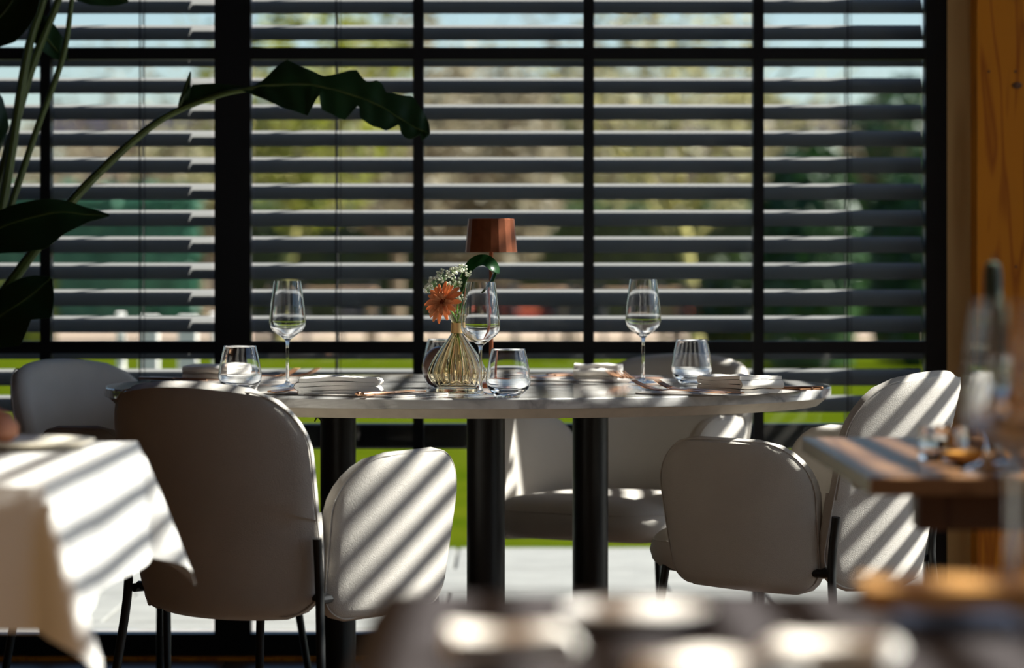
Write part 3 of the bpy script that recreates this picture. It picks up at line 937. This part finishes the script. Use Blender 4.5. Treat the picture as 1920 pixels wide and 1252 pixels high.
# glasses -----------------------------------------------------------------
def smooth_prof(pts, n=5):
    return [(max(0.0, p.x), p.y) for p in catmull([Vector((r, z, 0)) for r, z in pts], n)]
def wineglass_me():
    out = [(0.036, 0.0), (0.0362, 0.0012), (0.028, 0.0032), (0.010, 0.0062), (0.0046, 0.012), (0.0036, 0.03), (0.0034, 0.085), (0.0042, 0.098), (0.0075, 0.106),
           (0.020, 0.1155), (0.0345, 0.1270), (0.0405, 0.1385), (0.0412, 0.150), (0.0385, 0.180), (0.0345, 0.212), (0.0308, 0.2385)]
    inn = [(0.0297, 0.2385), (0.0334, 0.212), (0.0374, 0.180), (0.0400, 0.150), (0.0390, 0.1392), (0.0330, 0.1290), (0.019, 0.1190), (0.008, 0.1130), (0.0, 0.1118)]
    b = MB().lathe([(0, 0.0)] + smooth_prof(out, 4) + smooth_prof(inn, 4)[:-1] + [(0, 0.1118)], 56)
    me = b.mesh('wine_glass', angle=80); me.materials.append(M_GLASS); return me
def tumbler_me():
    out = [(0.024, 0.0), (0.026, 0.0012), (0.034, 0.0085), (0.0425, 0.020), (0.0465, 0.032), (0.0462, 0.042), (0.0425, 0.066), (0.0385, 0.085), (0.0345, 0.1010)]
    inn = [(0.0333, 0.1010), (0.0373, 0.085), (0.0413, 0.066), (0.0448, 0.042), (0.0448, 0.033), (0.0405, 0.0225), (0.031, 0.0145), (0.016, 0.0110), (0.0, 0.0105)]
    b = MB().lathe([(0, 0.0012), (0.022, 0.0012)] + smooth_prof(out, 4) + smooth_prof(inn, 4)[:-1] + [(0, 0.0105)], 56)
    me = b.mesh('water_tumbler', angle=80); me.materials.append(M_GLASS); return me
import bmesh as _bm
def fixn(me):
    bm = _bm.new(); bm.from_mesh(me); _bm.ops.recalc_face_normals(bm, faces=bm.faces); bm.to_mesh(me); bm.free(); return me
wg_me = fixn(wineglass_me()); tu_me = fixn(tumbler_me())
for px, D, lab in ((539, 7.47, 'tall empty wine glass left of the flowers'), (901, 6.97, 'tall empty wine glass in front of the ribbed vase and lamp'), (1206, 7.62, 'tall empty wine glass at the right end of the table')):
    o = link('wine_glass', wg_me, None, ((px - 960) * D / F, D, ZT + (0.0032 if px == 1206 else 0))); tag(o, lab, 'wine glass', 'wine glasses on the marble table')
for px, D, lab in ((450, 7.12, 'empty clear tumbler behind the nearest armchair back'), (953, 6.855, 'empty clear tumbler in front of the vase, foremost'), (1297, 7.56, 'empty clear tumbler at the right beside the folded napkin'), (830, 7.78, 'empty clear tumbler half hidden behind the smoky round vase')):
    o = link('water_tumbler', tu_me, None, ((px - 960) * D / F, D, ZT + (0.0032 if px == 1297 else 0))); tag(o, lab, 'tumbler', 'water tumblers on the marble table')

# smoky round vase ---------------------------------------------------------
o = MB().lathe([(0, 0)] + smooth_prof([(0.020, 0.0), (0.040, 0.012), (0.0495, 0.040), (0.046, 0.066), (0.030, 0.086), (0.014, 0.093), (0.0125, 0.0945)], 5)
               + smooth_prof([(0.0105, 0.0945), (0.013, 0.091), (0.028, 0.083), (0.0435, 0.065), (0.047, 0.040), (0.038, 0.015), (0.018, 0.005), (0, 0.004)], 5)[:-1] + [(0, .004)], 48).build('round_vase', M_SMOKE, None, angle=80)
o.location = ((833 - 960) * 7.40 / F, 7.40, ZT)
tag(o, 'squat smoky brown glass vase behind the ribbed one', 'vase')

# ribbed amber vase --------------------------------------------------------
VX, VY = (857 - 960) * 7.10 / F, 7.10
vz = empty('ribbed_vase', (VX, VY, ZT))
prof_o = [(0.040, 0.0), (0.0445, 0.001), (0.0445, 0.011), (0.042, 0.0125), (0.052, 0.022), (0.0605, 0.037), (0.060, 0.050), (0.050, 0.072), (0.036, 0.094), (0.023, 0.112), (0.0145, 0.124), (0.0125, 0.132), (0.012, 0.150), (0.0145, 0.158), (0.021, 0.170)]
prof_i = [(0.0195, 0.170), (0.013, 0.158), (0.0105, 0.150), (0.0105, 0.132), (0.0125, 0.124), (0.021, 0.112), (0.034, 0.094), (0.048, 0.072), (0.0575, 0.050), (0.058, 0.037), (0.049, 0.022), (0.030, 0.0165), (0.0, 0.0155)]
NOUT = 1 + len(smooth_prof(prof_o, 4))
def ribs(a, z, i):
    if i >= NOUT: return 1.0
    k = max(0.0, min(1.0, (z - 0.014) / 0.01)) * max(0.0, min(1.0, (0.128 - z) / 0.02))
    return 1.0 + 0.075 * k * (abs(math.sin(10 * a)) - 0.5)
vb = MB().lathe([(0, 0)] + smooth_prof(prof_o, 4) + smooth_prof(prof_i, 4)[:-1] + [(0, .0155)], 240, rfun=ribs).build('vase_body', M_AMBER, vz, angle=80)
MB().lathe([(0.0128, 0.128), (0.0136, 0.128), (0.0132, 0.150), (0.0124, 0.150), (0.0128, 0.128)], 40).build('neck_band', M_GOLD, vz)
tag(vz, 'ribbed amber glass vase with a gold neck band holding flowers', 'vase')

# flowers -------------------------------------------------------------------
M_STEM = mat('green_stem', (0.10, 0.22, 0.035), 0.5)
M_PETAL = leaf_mat('orange_petals', (0.84, 0.36, 0.15), (0.90, 0.48, 0.24), 0.35, 0.55, 60)
M_DISC = mat('gerbera_centre', (0.30, 0.05, 0.012), 0.8)
M_WHITE = leaf_mat('white_blossom', (0.80, 0.82, 0.68), (0.88, 0.88, 0.78), 0.35, 0.6, 200)
M_BLADE = leaf_mat('blade_leaf', (0.008, 0.05, 0.012), (0.018, 0.09, 0.02), 0.35, 0.3, 10)
ge = empty('gerbera', (VX, VY, ZT))
head = P(832, 567, 7.02) - Vector(ge.location)
MB().tube(catmull([(0.004, -.003, .02), (0.001, 0, .09), (0, 0, .15), head + Vector((0.008, 0.012, -0.008)), head + Vector((.001, .003, 0))], 6), 0.0022, 8).build('stem', M_STEM, ge)
nrm = Vector((-0.52, -0.70, 0.30)).normalized()
q = nrm.to_track_quat('Z', 'Y')
def petal_me(L, w, lift):
    rows = []
    for k in range(6):
        t = k / 5
        ww = w * (0.55 + 0.45 * math.sin(PI * min(1, t * .9))) * (1 if t < .9 else .55)
        z = lift * math.sin(t * 1.9) - 0.004 * t * t
        rows.append([Vector((0.004 + t * L, ww * s_, z + .0012 * abs(s_))) for s_ in (-1, -.4, .4, 1)])
    me = MB().sheet(rows, .0006).mesh('petal'); me.materials.append(M_PETAL); return me
pm = [petal_me(.041, .0056, .006), petal_me(.035, .0052, .011), petal_me(.020, .0036, .012)]
rg = random.Random(5)
for ring_, n in ((0, 16), (1, 14), (2, 12)):
    for k in range(n):
        o = link('petal', pm[ring_], ge)
        o.rotation_mode = 'QUATERNION'
        o.rotation_quaternion = q @ Quaternion((0, 0, 1), 2 * PI * (k + .5 * ring_) / n + rg.uniform(-.08, .08)) @ Quaternion((0, 1, 0), rg.uniform(-.16, .10) - 0.10 * ring_)
        o.location = head + nrm * (0.001 * ring_); o.scale = (rg.uniform(.9, 1.1),) * 3
dc = MB().lathe([(0, 0), (.007, 0), (.0085, .003), (.006, .006), (0, .0045)], 20).build('flower_disc', M_DISC, ge)
dc.rotation_mode = 'QUATERNION'; dc.rotation_quaternion = q; dc.location = head + nrm * .001
tag(ge, 'orange gerbera drooping over the neck of the ribbed vase', 'flower')

gy = empty('gypsophila', (VX, VY, ZT))
rg = random.Random(8)
bl = MB(); stm = MB()
orig = Vector((0, 0, .155))
spots = []
clusters = [((815, 533), 17, 40), ((832, 515), 15, 26), ((850, 508), 10, 24), ((866, 503), 9, 18), ((803, 540), 9, 16), ((852, 530), 14, 22), ((858, 585), 6, 8), ((862, 560), 9, 12), ((878, 512), 6, 8)]
for (cx, cy), rr, n in clusters:
    D0 = 7.08 + rg.uniform(-.015, .03)
    base = P(cx, cy, D0) - Vector(gy.location)
    mid = orig.lerp(base, .55) + Vector((rg.uniform(-.006, .006), 0, .006))
    stm.tube(catmull([orig - Vector((0, 0, .06)), orig, mid, base - Vector((0, 0, .008))], 4), .0007, 5)
    for _ in range(n):
        a = rg.uniform(0, 2 * PI); r_ = rr * math.sqrt(rg.random())
        p = P(cx + r_ * math.cos(a), cy + r_ * math.sin(a) * .85, D0 + rg.uniform(-.02, .02)) - Vector(gy.location)
        stm.tube([base - Vector((0, 0, .010)), (base + p) / 2 + Vector((0, 0, -.003)), p], .0003, 4)
        for k in range(5):
            d = Vector((rg.gauss(0, 1), rg.gauss(0, 1), rg.gauss(0, 1))).normalized()
            e = d.orthogonal().normalized(); f_ = d.cross(e)
            s_ = .0031
            c_ = p + d * .0012
            bl.add([c_ + e * s_ * .9, c_ + f_ * s_ * .9, c_ - e * s_ * .9, c_ - f_ * s_ * .9, c_ + d * s_ * .6], [(0, 1, 4), (1, 2, 4), (2, 3, 4), (3, 0, 4), (3, 2, 1, 0)])
stm.build('stems', M_STEM, gy, fix=False)['kind'] = 'stuff'
bl.build('blossoms', M_WHITE, gy, smooth=False, fix=False)['kind'] = 'stuff'
tag(gy, 'spray of tiny white gypsophila blossoms left of the gerbera', 'flower')

lf = empty('looped_leaf', (VX, VY, ZT))
path = [P(858, 606, 7.10), P(868, 560, 7.11), P(872, 520, 7.12), P(889, 494, 7.12), P(911, 490, 7.11), P(925, 506, 7.10), P(918, 530, 7.09), P(902, 548, 7.08)]
cp = catmull([p - Vector(lf.location) for p in path], 6)
rows = []
n = len(cp)
for i, p in enumerate(cp):
    t = i / (n - 1)
    w = 0.001 + 0.0155 * math.sin(PI * min(1, max(0.02, (t - .12) / .9))) ** 0.7 if t > .12 else .0016
    tan = (cp[min(i + 1, n - 1)] - cp[max(i - 1, 0)]).normalized()
    img = Vector((-tan.z, 0, tan.x)); side = (img * (0.75 if t < .75 else -.2) + Vector((0, .66, 0))); side = (side - tan * side.dot(tan)).normalized()
    up = tan.cross(side)
    rows.append([p + side * w * s_ + up * .003 * s_ * s_ for s_ in (-1, -.5, 0, .5, 1)])
MB().sheet(rows, .0006).build('leaf_blade', M_BLADE, lf)
MB().tube(catmull([(0.002, 0, .018), (0, 0.002, .09), cp[0], cp[3]], 5), .0018, 6).build('stalk', M_STEM, lf)
tag(lf, 'long dark green leaf bent into a loop behind the gerbera', 'leaf')
for k, (dx, dy) in enumerate([(-.004, .004), (.005, .003)]):
    pass

# copper table lamp -----------------------------------------------------------
LX, LY = (921 - 960) * 7.42 / F, 7.42
lp = empty('table_lamp', (LX, LY, ZT))
MB().lathe([(0, 0), (.046, 0), (.046, .006), (.043, .009), (.010, .012), (0, .012)], 48).build('lamp_base', M_COPPER, lp)
MB().tube([(0, 0, .01), (0, 0, .345)], .0048, 14).build('lamp_pole', M_COPPER, lp)
zb_, zt_ = 0.303, 0.378
NS = 20
sh = MB()
sh.lathe([(.0585, zb_), (.0520, zt_ - .001), (.0510, zt_), (0, zt_), (0, zt_ - .002), (.0495, zt_ - .002), (.0568, zb_), (.0585, zb_)], NS).build('lamp_shade', M_COPPER, lp, smooth=False).rotation_euler = (0, 0, 0)
MB().lathe([(0, zb_ + .004), (.03, zb_ + .004), (.03, zb_ + .012), (0, zb_ + .012)], 24).build('diffuser', mat('lamp_diffuser', (.6, .58, .52), .6), lp)
tag(lp, 'slim copper table lamp with a faceted shade behind the flowers', 'lamp')

# small black cable hook under the table edge
hk = MB().tube(catmull([P(603, 792, 7.16), P(600, 785, 7.16), P(594, 783, 7.16), P(590, 790, 7.16)], 5), .0018, 6).build('cable_clip', M_BLACKMETAL, tb, fix=True)
hk.location = (-TX, -TY, 0)

# ================================================================ strelitzia in its pot
M_STREL = leaf_mat('strelitzia_leaf', (0.012, 0.040, 0.012), (0.020, 0.062, 0.018), 0.26, 0.36, 5)
M_PETIOLE = mat('strelitzia_stalk', (0.07, 0.10, 0.022), 0.45, noise=0.2, nscale=12)
SX, SY = -1.48, 8.20
st_ = empty('potted_strelitzia', (SX, SY, 0))
so = Vector(st_.location)
MB().lathe([(0, 0), (.17, 0), (.215, .40), (.225, .42), (.225, .44), (.205, .44), (.20, .39), (0, .385)], 40).build('plant_pot', mat('grey_pot', (.12, .115, .11), .7, noise=.1, nscale=10), st_)
def stalk(pts, r0=.017, r1=.009):
    c = catmull([p - so for p in pts], 6)
    n = len(c)
    return MB().tube(c, [r0 + (r1 - r0) * i / (n - 1) for i in range(n)], 9, flat=.8).build('stalk', M_PETIOLE, st_)
base = Vector((SX, SY, .36))
stalk([base + Vector((.02, 0, 0)), P(-70, 700, 8.2), P(3, 391, 8.22), P(49, 109, 8.24), P(81, 0, 8.25), P(100, -90, 8.26)], .02, .010)
stalk([base + Vector((.0, .03, 0)), P(-80, 620, 8.24), P(0, 336, 8.26), P(56, 136, 8.28), P(109, 0, 8.3), P(135, -80, 8.32)], .02, .010)
stalk([base + Vector((.04, -.02, 0)), P(-40, 560, 8.12), P(18, 391, 8.12), P(70, 239, 8.14), P(117, 109, 8.16), P(133, 11, 8.18), P(140, -60, 8.2)], .014, .007)
stalk([base + Vector((.05, -.04, 0)), P(-50, 640, 8.1), P(11, 543, 8.08), P(70, 462, 8.06), P(136, 375, 8.05), P(217, 293, 8.04), P(290, 232, 8.03), P(350, 200, 8.02), P(420, 176, 8.0), P(475, 166, 7.99)], .021, .007)
stalk([base + Vector((.03, -.05, 0)), P(-120, 620, 8.0), P(-90, 520, 7.95), P(-60, 462, 7.93)], .014, .008)
stalk([base + Vector((.05, -.06, 0)), P(-110, 690, 8.0), P(-60, 640, 7.97)], .013, .008)

def strel_leaf(mid, up, low, depth=.05, n=7, twist=0.0, name='leaf'):
    """mid: (px, py, D) along the midrib; up/low: width in pixels above/below it at the same stations"""
    c = catmull([P(*m_) - so for m_ in mid], n)
    N = len(c)
    def lerp(arr, t):
        f = t * (len(arr) - 1); i = min(int(f), len(arr) - 2); return arr[i] + (arr[i + 1] - arr[i]) * (f - i)
    rows = []
    for i, p in enumerate(c):
        t = i / (N - 1)
        tan = c[min(i + 1, N - 1)] - c[max(i - 1, 0)]
        tan = Vector((tan.x, 0, tan.z)).normalized()
        nn = Vector((-tan.z, 0, tan.x))
        if nn.z < 0: nn = -nn
        sc_ = p.y + so.y
        k = sc_ / F
        wu = lerp(up, t) * k; wl = lerp(low, t) * k
        row = []
        for q_ in (-1, -.75, -.5, -.25, -.08):
            row.append(p + nn * wl * q_ + Vector((0, -depth * abs(q_) ** 1.3 * (wl / .06) + .003 * math.sin(i * .5 + q_ * 3), 0)))
        row.append(p)
        for q_ in (.08, .25, .5, .75, 1):
            row.append(p + nn * wu * q_ + Vector((0, depth * .9 * abs(q_) ** 1.3 * (wu / .06) + .003 * math.sin(i * .45 + q_ * 3 + 1), 0)))
        rows.append(row)
    lf_ = MB().sheet(rows, .0010).build(name, M_STREL, st_, angle=50)
    MB().tube(c, [.004 * (1 - .7 * i / N) for i in range(N)], 6).build('midrib', M_PETIOLE, lf_)
    return lf_
# the big torn leaf over the pillar
strel_leaf([(455, 168, 7.99), (490, 161, 7.985), (530, 159, 7.98), (570, 158, 7.975), (600, 162, 7.97), (640, 172, 7.965), (680, 185, 7.96), (715, 200, 7.955), (750, 222, 7.95), (780, 240, 7.945), (806, 250, 7.94)],
           [2, 2, 4, 8, 16, 30, 42, 49, 42, 34, 30, 26, 23, 21, 26, 34, 44, 49, 38, 33, 44, 40, 28, 34, 40, 48, 46, 40, 36, 32, 26, 18, 2],
           [3, 9, 17, 23, 29, 35, 41, 47, 51, 55, 58, 59, 60, 14, 42, 45, 47, 50, 50, 12, 36, 38, 40, 40, 36, 34, 10, 22, 26, 24, 8, 20, 3], n=10)
strel_leaf([(340, 206, 8.02), (368, 193, 8.015), (400, 182, 8.01), (435, 173, 8.0), (470, 165, 7.99)], [2, 18, 36, 30, 24, 16, 10, 2], [1, 4, 5, 4, 3, 2, 1, 1], .03)
strel_leaf([(333, 208, 8.02), (342, 186, 8.02), (350, 160, 8.02), (357, 134, 8.02)], [1, 6, 4, 1], [2, 12, 8, 1], .02)
# lower left leaves
strel_leaf([(-62, 464, 7.93), (-10, 432, 7.92), (50, 410, 7.91), (110, 398, 7.90), (160, 402, 7.90), (205, 404, 7.90)], [4, 30, 34, 30, 20, 12, 3], [4, 44, 60, 66, 42, 14, 2], .05)
strel_leaf([(-62, 640, 7.97), (-10, 600, 7.96), (40, 566, 7.95), (75, 540, 7.95), (96, 520, 7.95)], [4, 36, 44, 40, 26, 3], [4, 50, 70, 40, 60, 30, 4], .04)
# upper left leaves
strel_leaf([(-70, 110, 8.26), (-30, 60, 8.26), (10, 20, 8.26), (40, -30, 8.26), (60, -80, 8.26)], [4, 40, 50, 45, 30, 4], [4, 40, 60, 60, 40, 4], .04)
strel_leaf([(50, 20, 8.3), (70, 45, 8.3), (90, 75, 8.3), (112, 100, 8.3), (128, 112, 8.3)], [3, 20, 26, 24, 14, 2], [3, 18, 24, 20, 12, 2], .03)
strel_leaf([(100, -60, 8.26), (140, -30, 8.26), (180, -14, 8.26), (215, -2, 8.26), (240, 3, 8.26)], [3, 30, 30, 20, 3], [3, 26, 26, 14, 2], .03)
strel_leaf([(-40, 130, 8.2), (-20, 190, 8.2), (-8, 240, 8.2), (-6, 290, 8.2)], [3, 24, 24, 3], [3, 30, 30, 3], .03)
tag(st_, 'tall dark green strelitzia with one torn leaf arching over the black pillar', 'plant')

# ================================================================ left table with white cloth
def drape(name, cx, cy, wx, wy, zt, drop, label, seed=1, flare=(.10, .55), sway=0.012, res=.02, m=M_CLOTH):
    """square cloth lying on a table of wx x wy, the rest hanging over the edges"""
    rng = random.Random(seed)
    ph = [rng.uniform(0, 6) for _ in range(6)]
    nx = int((wx + 2 * drop) / res); ny = int((wy + 2 * drop) / res)
    rows = []
    rr = .008
    for j in range(ny + 1):
        v = -wy / 2 - drop + (wy + 2 * drop) * j / ny
        row = []
        for i in range(nx + 1):
            u = -wx / 2 - drop + (wx + 2 * drop) * i / nx
            ex = max(0.0, abs(u) - wx / 2); ey = max(0.0, abs(v) - wy / 2)
            sx = 1 if u > 0 else -1; sy = 1 if v > 0 else -1
            bx = max(-wx / 2, min(wx / 2, u)); by = max(-wy / 2, min(wy / 2, v))
            r_ = math.hypot(ex, ey)
            if r_ < 1e-9:
                row.append(Vector((u, v, 0.0012 * math.sin(u * 7 + ph[0]) * math.sin(v * 6 + ph[1])))); continue
            phi = math.atan2(ey, ex)
            cor = math.sin(2 * phi) ** 2
            s_ = u if ey > ex else v
            along = (u if ey > ex else v)
            o_ = flare[0] + flare[1] * cor + sway * 10 * (1 - cor) * math.sin(along * 9 + ph[2]) * .5
            ang = math.atan(o_)
            out = r_ * math.sin(ang) + rr * min(1, r_ / rr)
            dn = r_ * math.cos(ang)
            # corner folds back on both sides of its tip
            fold = 0.55 * cor
            dx = math.cos(phi); dy = math.sin(phi)
            row.append(Vector((bx + sx * dx * out, by + sy * dy * out, -dn + rr * .3)))
        rows.append(row)
    o = MB().sheet(rows, .0016).build(name, m, None, angle=60)
    o.location = (cx, cy, zt)
    tag(o, label, 'tablecloth')
    return o
TLX, TLY = -1.085, 4.66
def pedestal_table(name, cx, cy, wx, wy, zt, th, mtop, label, rz=0, mbase=M_BLACKMETAL, legs='pedestal'):
    t = empty(name, (cx, cy, 0), rz)
    MB().bbox((0, 0, 0), (wx, wy, th), .004).build('table_top', mtop, t, False).location = (0, 0, zt - th / 2)
    MB().lathe([(0, 0), (.24, 0), (.24, .012), (.06, .03), (.036, .05), (.036, zt - th - .03), (.09, zt - th - .008), (.09, zt - th - .001), (0, zt - th - .001)], 36).build('pedestal', mbase, t)
    tag(t, label, 'table')
    return t
pedestal_table('cloth_covered_table', TLX, TLY, .98, 1.02, .760, .03, M_OAKTABLE, 'square table hidden under the white cloth at the left')
drape('tablecloth', TLX, TLY, .99, 1.03, .7635, .185, 'white tablecloth with striped sunlight hanging over the left table', flare=(.08, .40))
b_ = MB().lathe([(0, 0), (.085, 0), (.110, .009), (.113, .012), (.108, .0135), (.08, .006), (0, .005)], 48).build('bread_plate', mat('cream_ceramic', (.74, .68, .56), .35), None)
b_.location = (-.735, 4.93, .7665); tag(b_, 'cream plate with a bread roll at the left edge', 'plate')
br_ = MB().lathe([(0, 0), (.030, .002), (.043, .014), (.044, .028), (.034, .046), (.016, .055), (0, .056)], 32, rfun=lambda a, z, i: 1 + .05 * math.sin(2 * a + 1) + .02 * math.sin(5 * a)).build('bread_roll', mat('brown_crust', (.30, .105, .045), .55, noise=.3, nscale=40, bump=.5, bscale=90), None)
br_.location = (-.778, 4.90, .7723); tag(br_, 'dark brown bread roll on the cream plate', 'bread')

# ================================================================ right wooden table
rt = empty('wooden_table', (.96, 4.76, 0))
for k in range(6):
    w_ = 1.0 / 6
    MB().bbox((0, 0, 0), (w_ - .0012, 1.0, .024), .002).build('plank', M_OAKTABLE, rt, False).location = (-.5 + w_ * (k + .5), 0, .753)
M_DKWOOD = wood_mat('dark_turned_wood', (.13, .06, .03), (.08, .035, .018), 'Z', 5, .4)
MB().lathe([(0, 0), (.25, 0), (.25, .02), (.10, .05), (.055, .12), (.075, .22), (.05, .34), (.07, .46), (.045, .56), (.06, .66), (.16, .715), (.16, .7405), (0, .7405)], 36).build('pedestal', M_DKWOOD, rt)
for sy in (-1, 1): MB().bbox((0, 0, 0), (.86, .06, .05), .005).build('apron', M_DKWOOD, rt, False).location = (0, sy * .40, .7155)
tag(rt, 'brown plank table with sun stripes at the right edge', 'table')
ZR = .7655
# small votive glass with an amber dish, and a dark candle in a clear holder
def at_(px, D, z): return ((px - 960) * D / F, D, z)
o = MB().lathe([(0, 0)] + smooth_prof([(.030, 0), (.034, .003), (.036, .03), (.034, .048)], 4) + smooth_prof([(.031, .048), (.0325, .03), (.031, .01), (0, .009)], 4)[:-1] + [(0, .009)], 40).build('votive_glass', M_GLASS, None, angle=80)
o.location = at_(1768, 4.62, ZR); tag(o, 'small clear votive glass sparkling on the brown plank table', 'candle holder')
o = MB().lathe([(0, 0), (.028, 0), (.045, .010), (.047, .018), (.044, .018), (.027, .005), (0, .004)], 40).build('amber_dish', mat('amber_dish_glaze', (.52, .24, .05), .15, coat=.5), None)
o.location = at_(1832, 4.50, ZR); tag(o, 'small shallow amber dish beside the votive glass', 'dish')
cd = empty('candlestick', at_(1862, 4.35, ZR))
MB().lathe([(0, 0)] + smooth_prof([(.040, 0), (.041, .004), (.016, .016), (.011, .03), (.0185, .058), (.012, .085), (.020, .105), (.0205, .150), (.018, .156)], 4) + [(.0125, .156), (.0125, .13), (0, .13)], 40).build('glass_holder', M_GLASS, cd, angle=80)
MB().lathe([(0, .131), (.0118, .131), (.0118, .262), (.0095, .274), (.003, .278), (0, .278)], 24).build('candle', mat('dark_green_wax', (.035, .05, .03), .5, sub=.1), cd)
MB().tube([(0, 0, .277), (.001, 0, .287)], .0009, 6).build('wick', M_CORD, cd)
tag(cd, 'dark green taper candle in a clear glass holder before the timber wall', 'candle')

# ================================================================ blurred foreground table
FX, FY = .40, 2.32
pedestal_table('front_table', FX, FY, 1.0, .86, .760, .03, M_OAKTABLE, 'square table under the taupe linen cloth nearest the camera')
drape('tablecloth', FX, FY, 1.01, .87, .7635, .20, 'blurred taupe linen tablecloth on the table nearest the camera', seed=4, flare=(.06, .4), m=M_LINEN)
ZF = .7668
o = MB().lathe([(0, 0), (.055, 0), (.095, .010), (.105, .016), (.102, .0175), (.075, .008), (.05, .005), (0, .005)], 56).build('dinner_plate', mat('white_ceramic', (.82, .80, .77), .25), None)
o.location = at_(1195, 2.48, ZF); o.scale = (.55, .55, .8); tag(o, 'blurred white plate on the table nearest the camera', 'plate')
for px, D, rz, lab, sd_ in ((945, 2.30, 6, 'blurred folded napkin left of the white plate in the foreground', 11), (1545, 2.24, -14, 'blurred folded napkin right of the white plate in the foreground', 12), (1335, 2.13, 30, 'blurred folded napkin in front of the white plate at the bottom edge', 13)):
    o = link('folded_napkin', napkin_mesh(sd_, .078, .075, 2), None, at_(px, D, ZF), R(rz)); tag(o, lab, 'napkin', 'folded napkins on the front table')
o = prism(rrect(.17, .12, .02), 0, .016).build('serving_board', wood_mat('serving_board_wood', (.42, .22, .07), (.30, .14, .04), 'X', 6, .45), None, angle=30)
o.location = at_(1815, 2.66, ZF); tag(o, 'blurred brown serving board at the right end of the front table', 'board')
o = prism(rrect(.09, .07, .012), 0, .012).build('table_card', mat('navy_leather', (.02, .025, .045), .5), None, angle=30)
o.location = at_(1790, 2.44, ZF); tag(o, 'blurred dark blue leather folder in front of the serving board', 'folder')
o = link('wine_glass', wg_me, None, at_(1900, 2.80, ZF)); tag(o, 'large blurred wine glass at the right edge of the front table', 'wine glass')
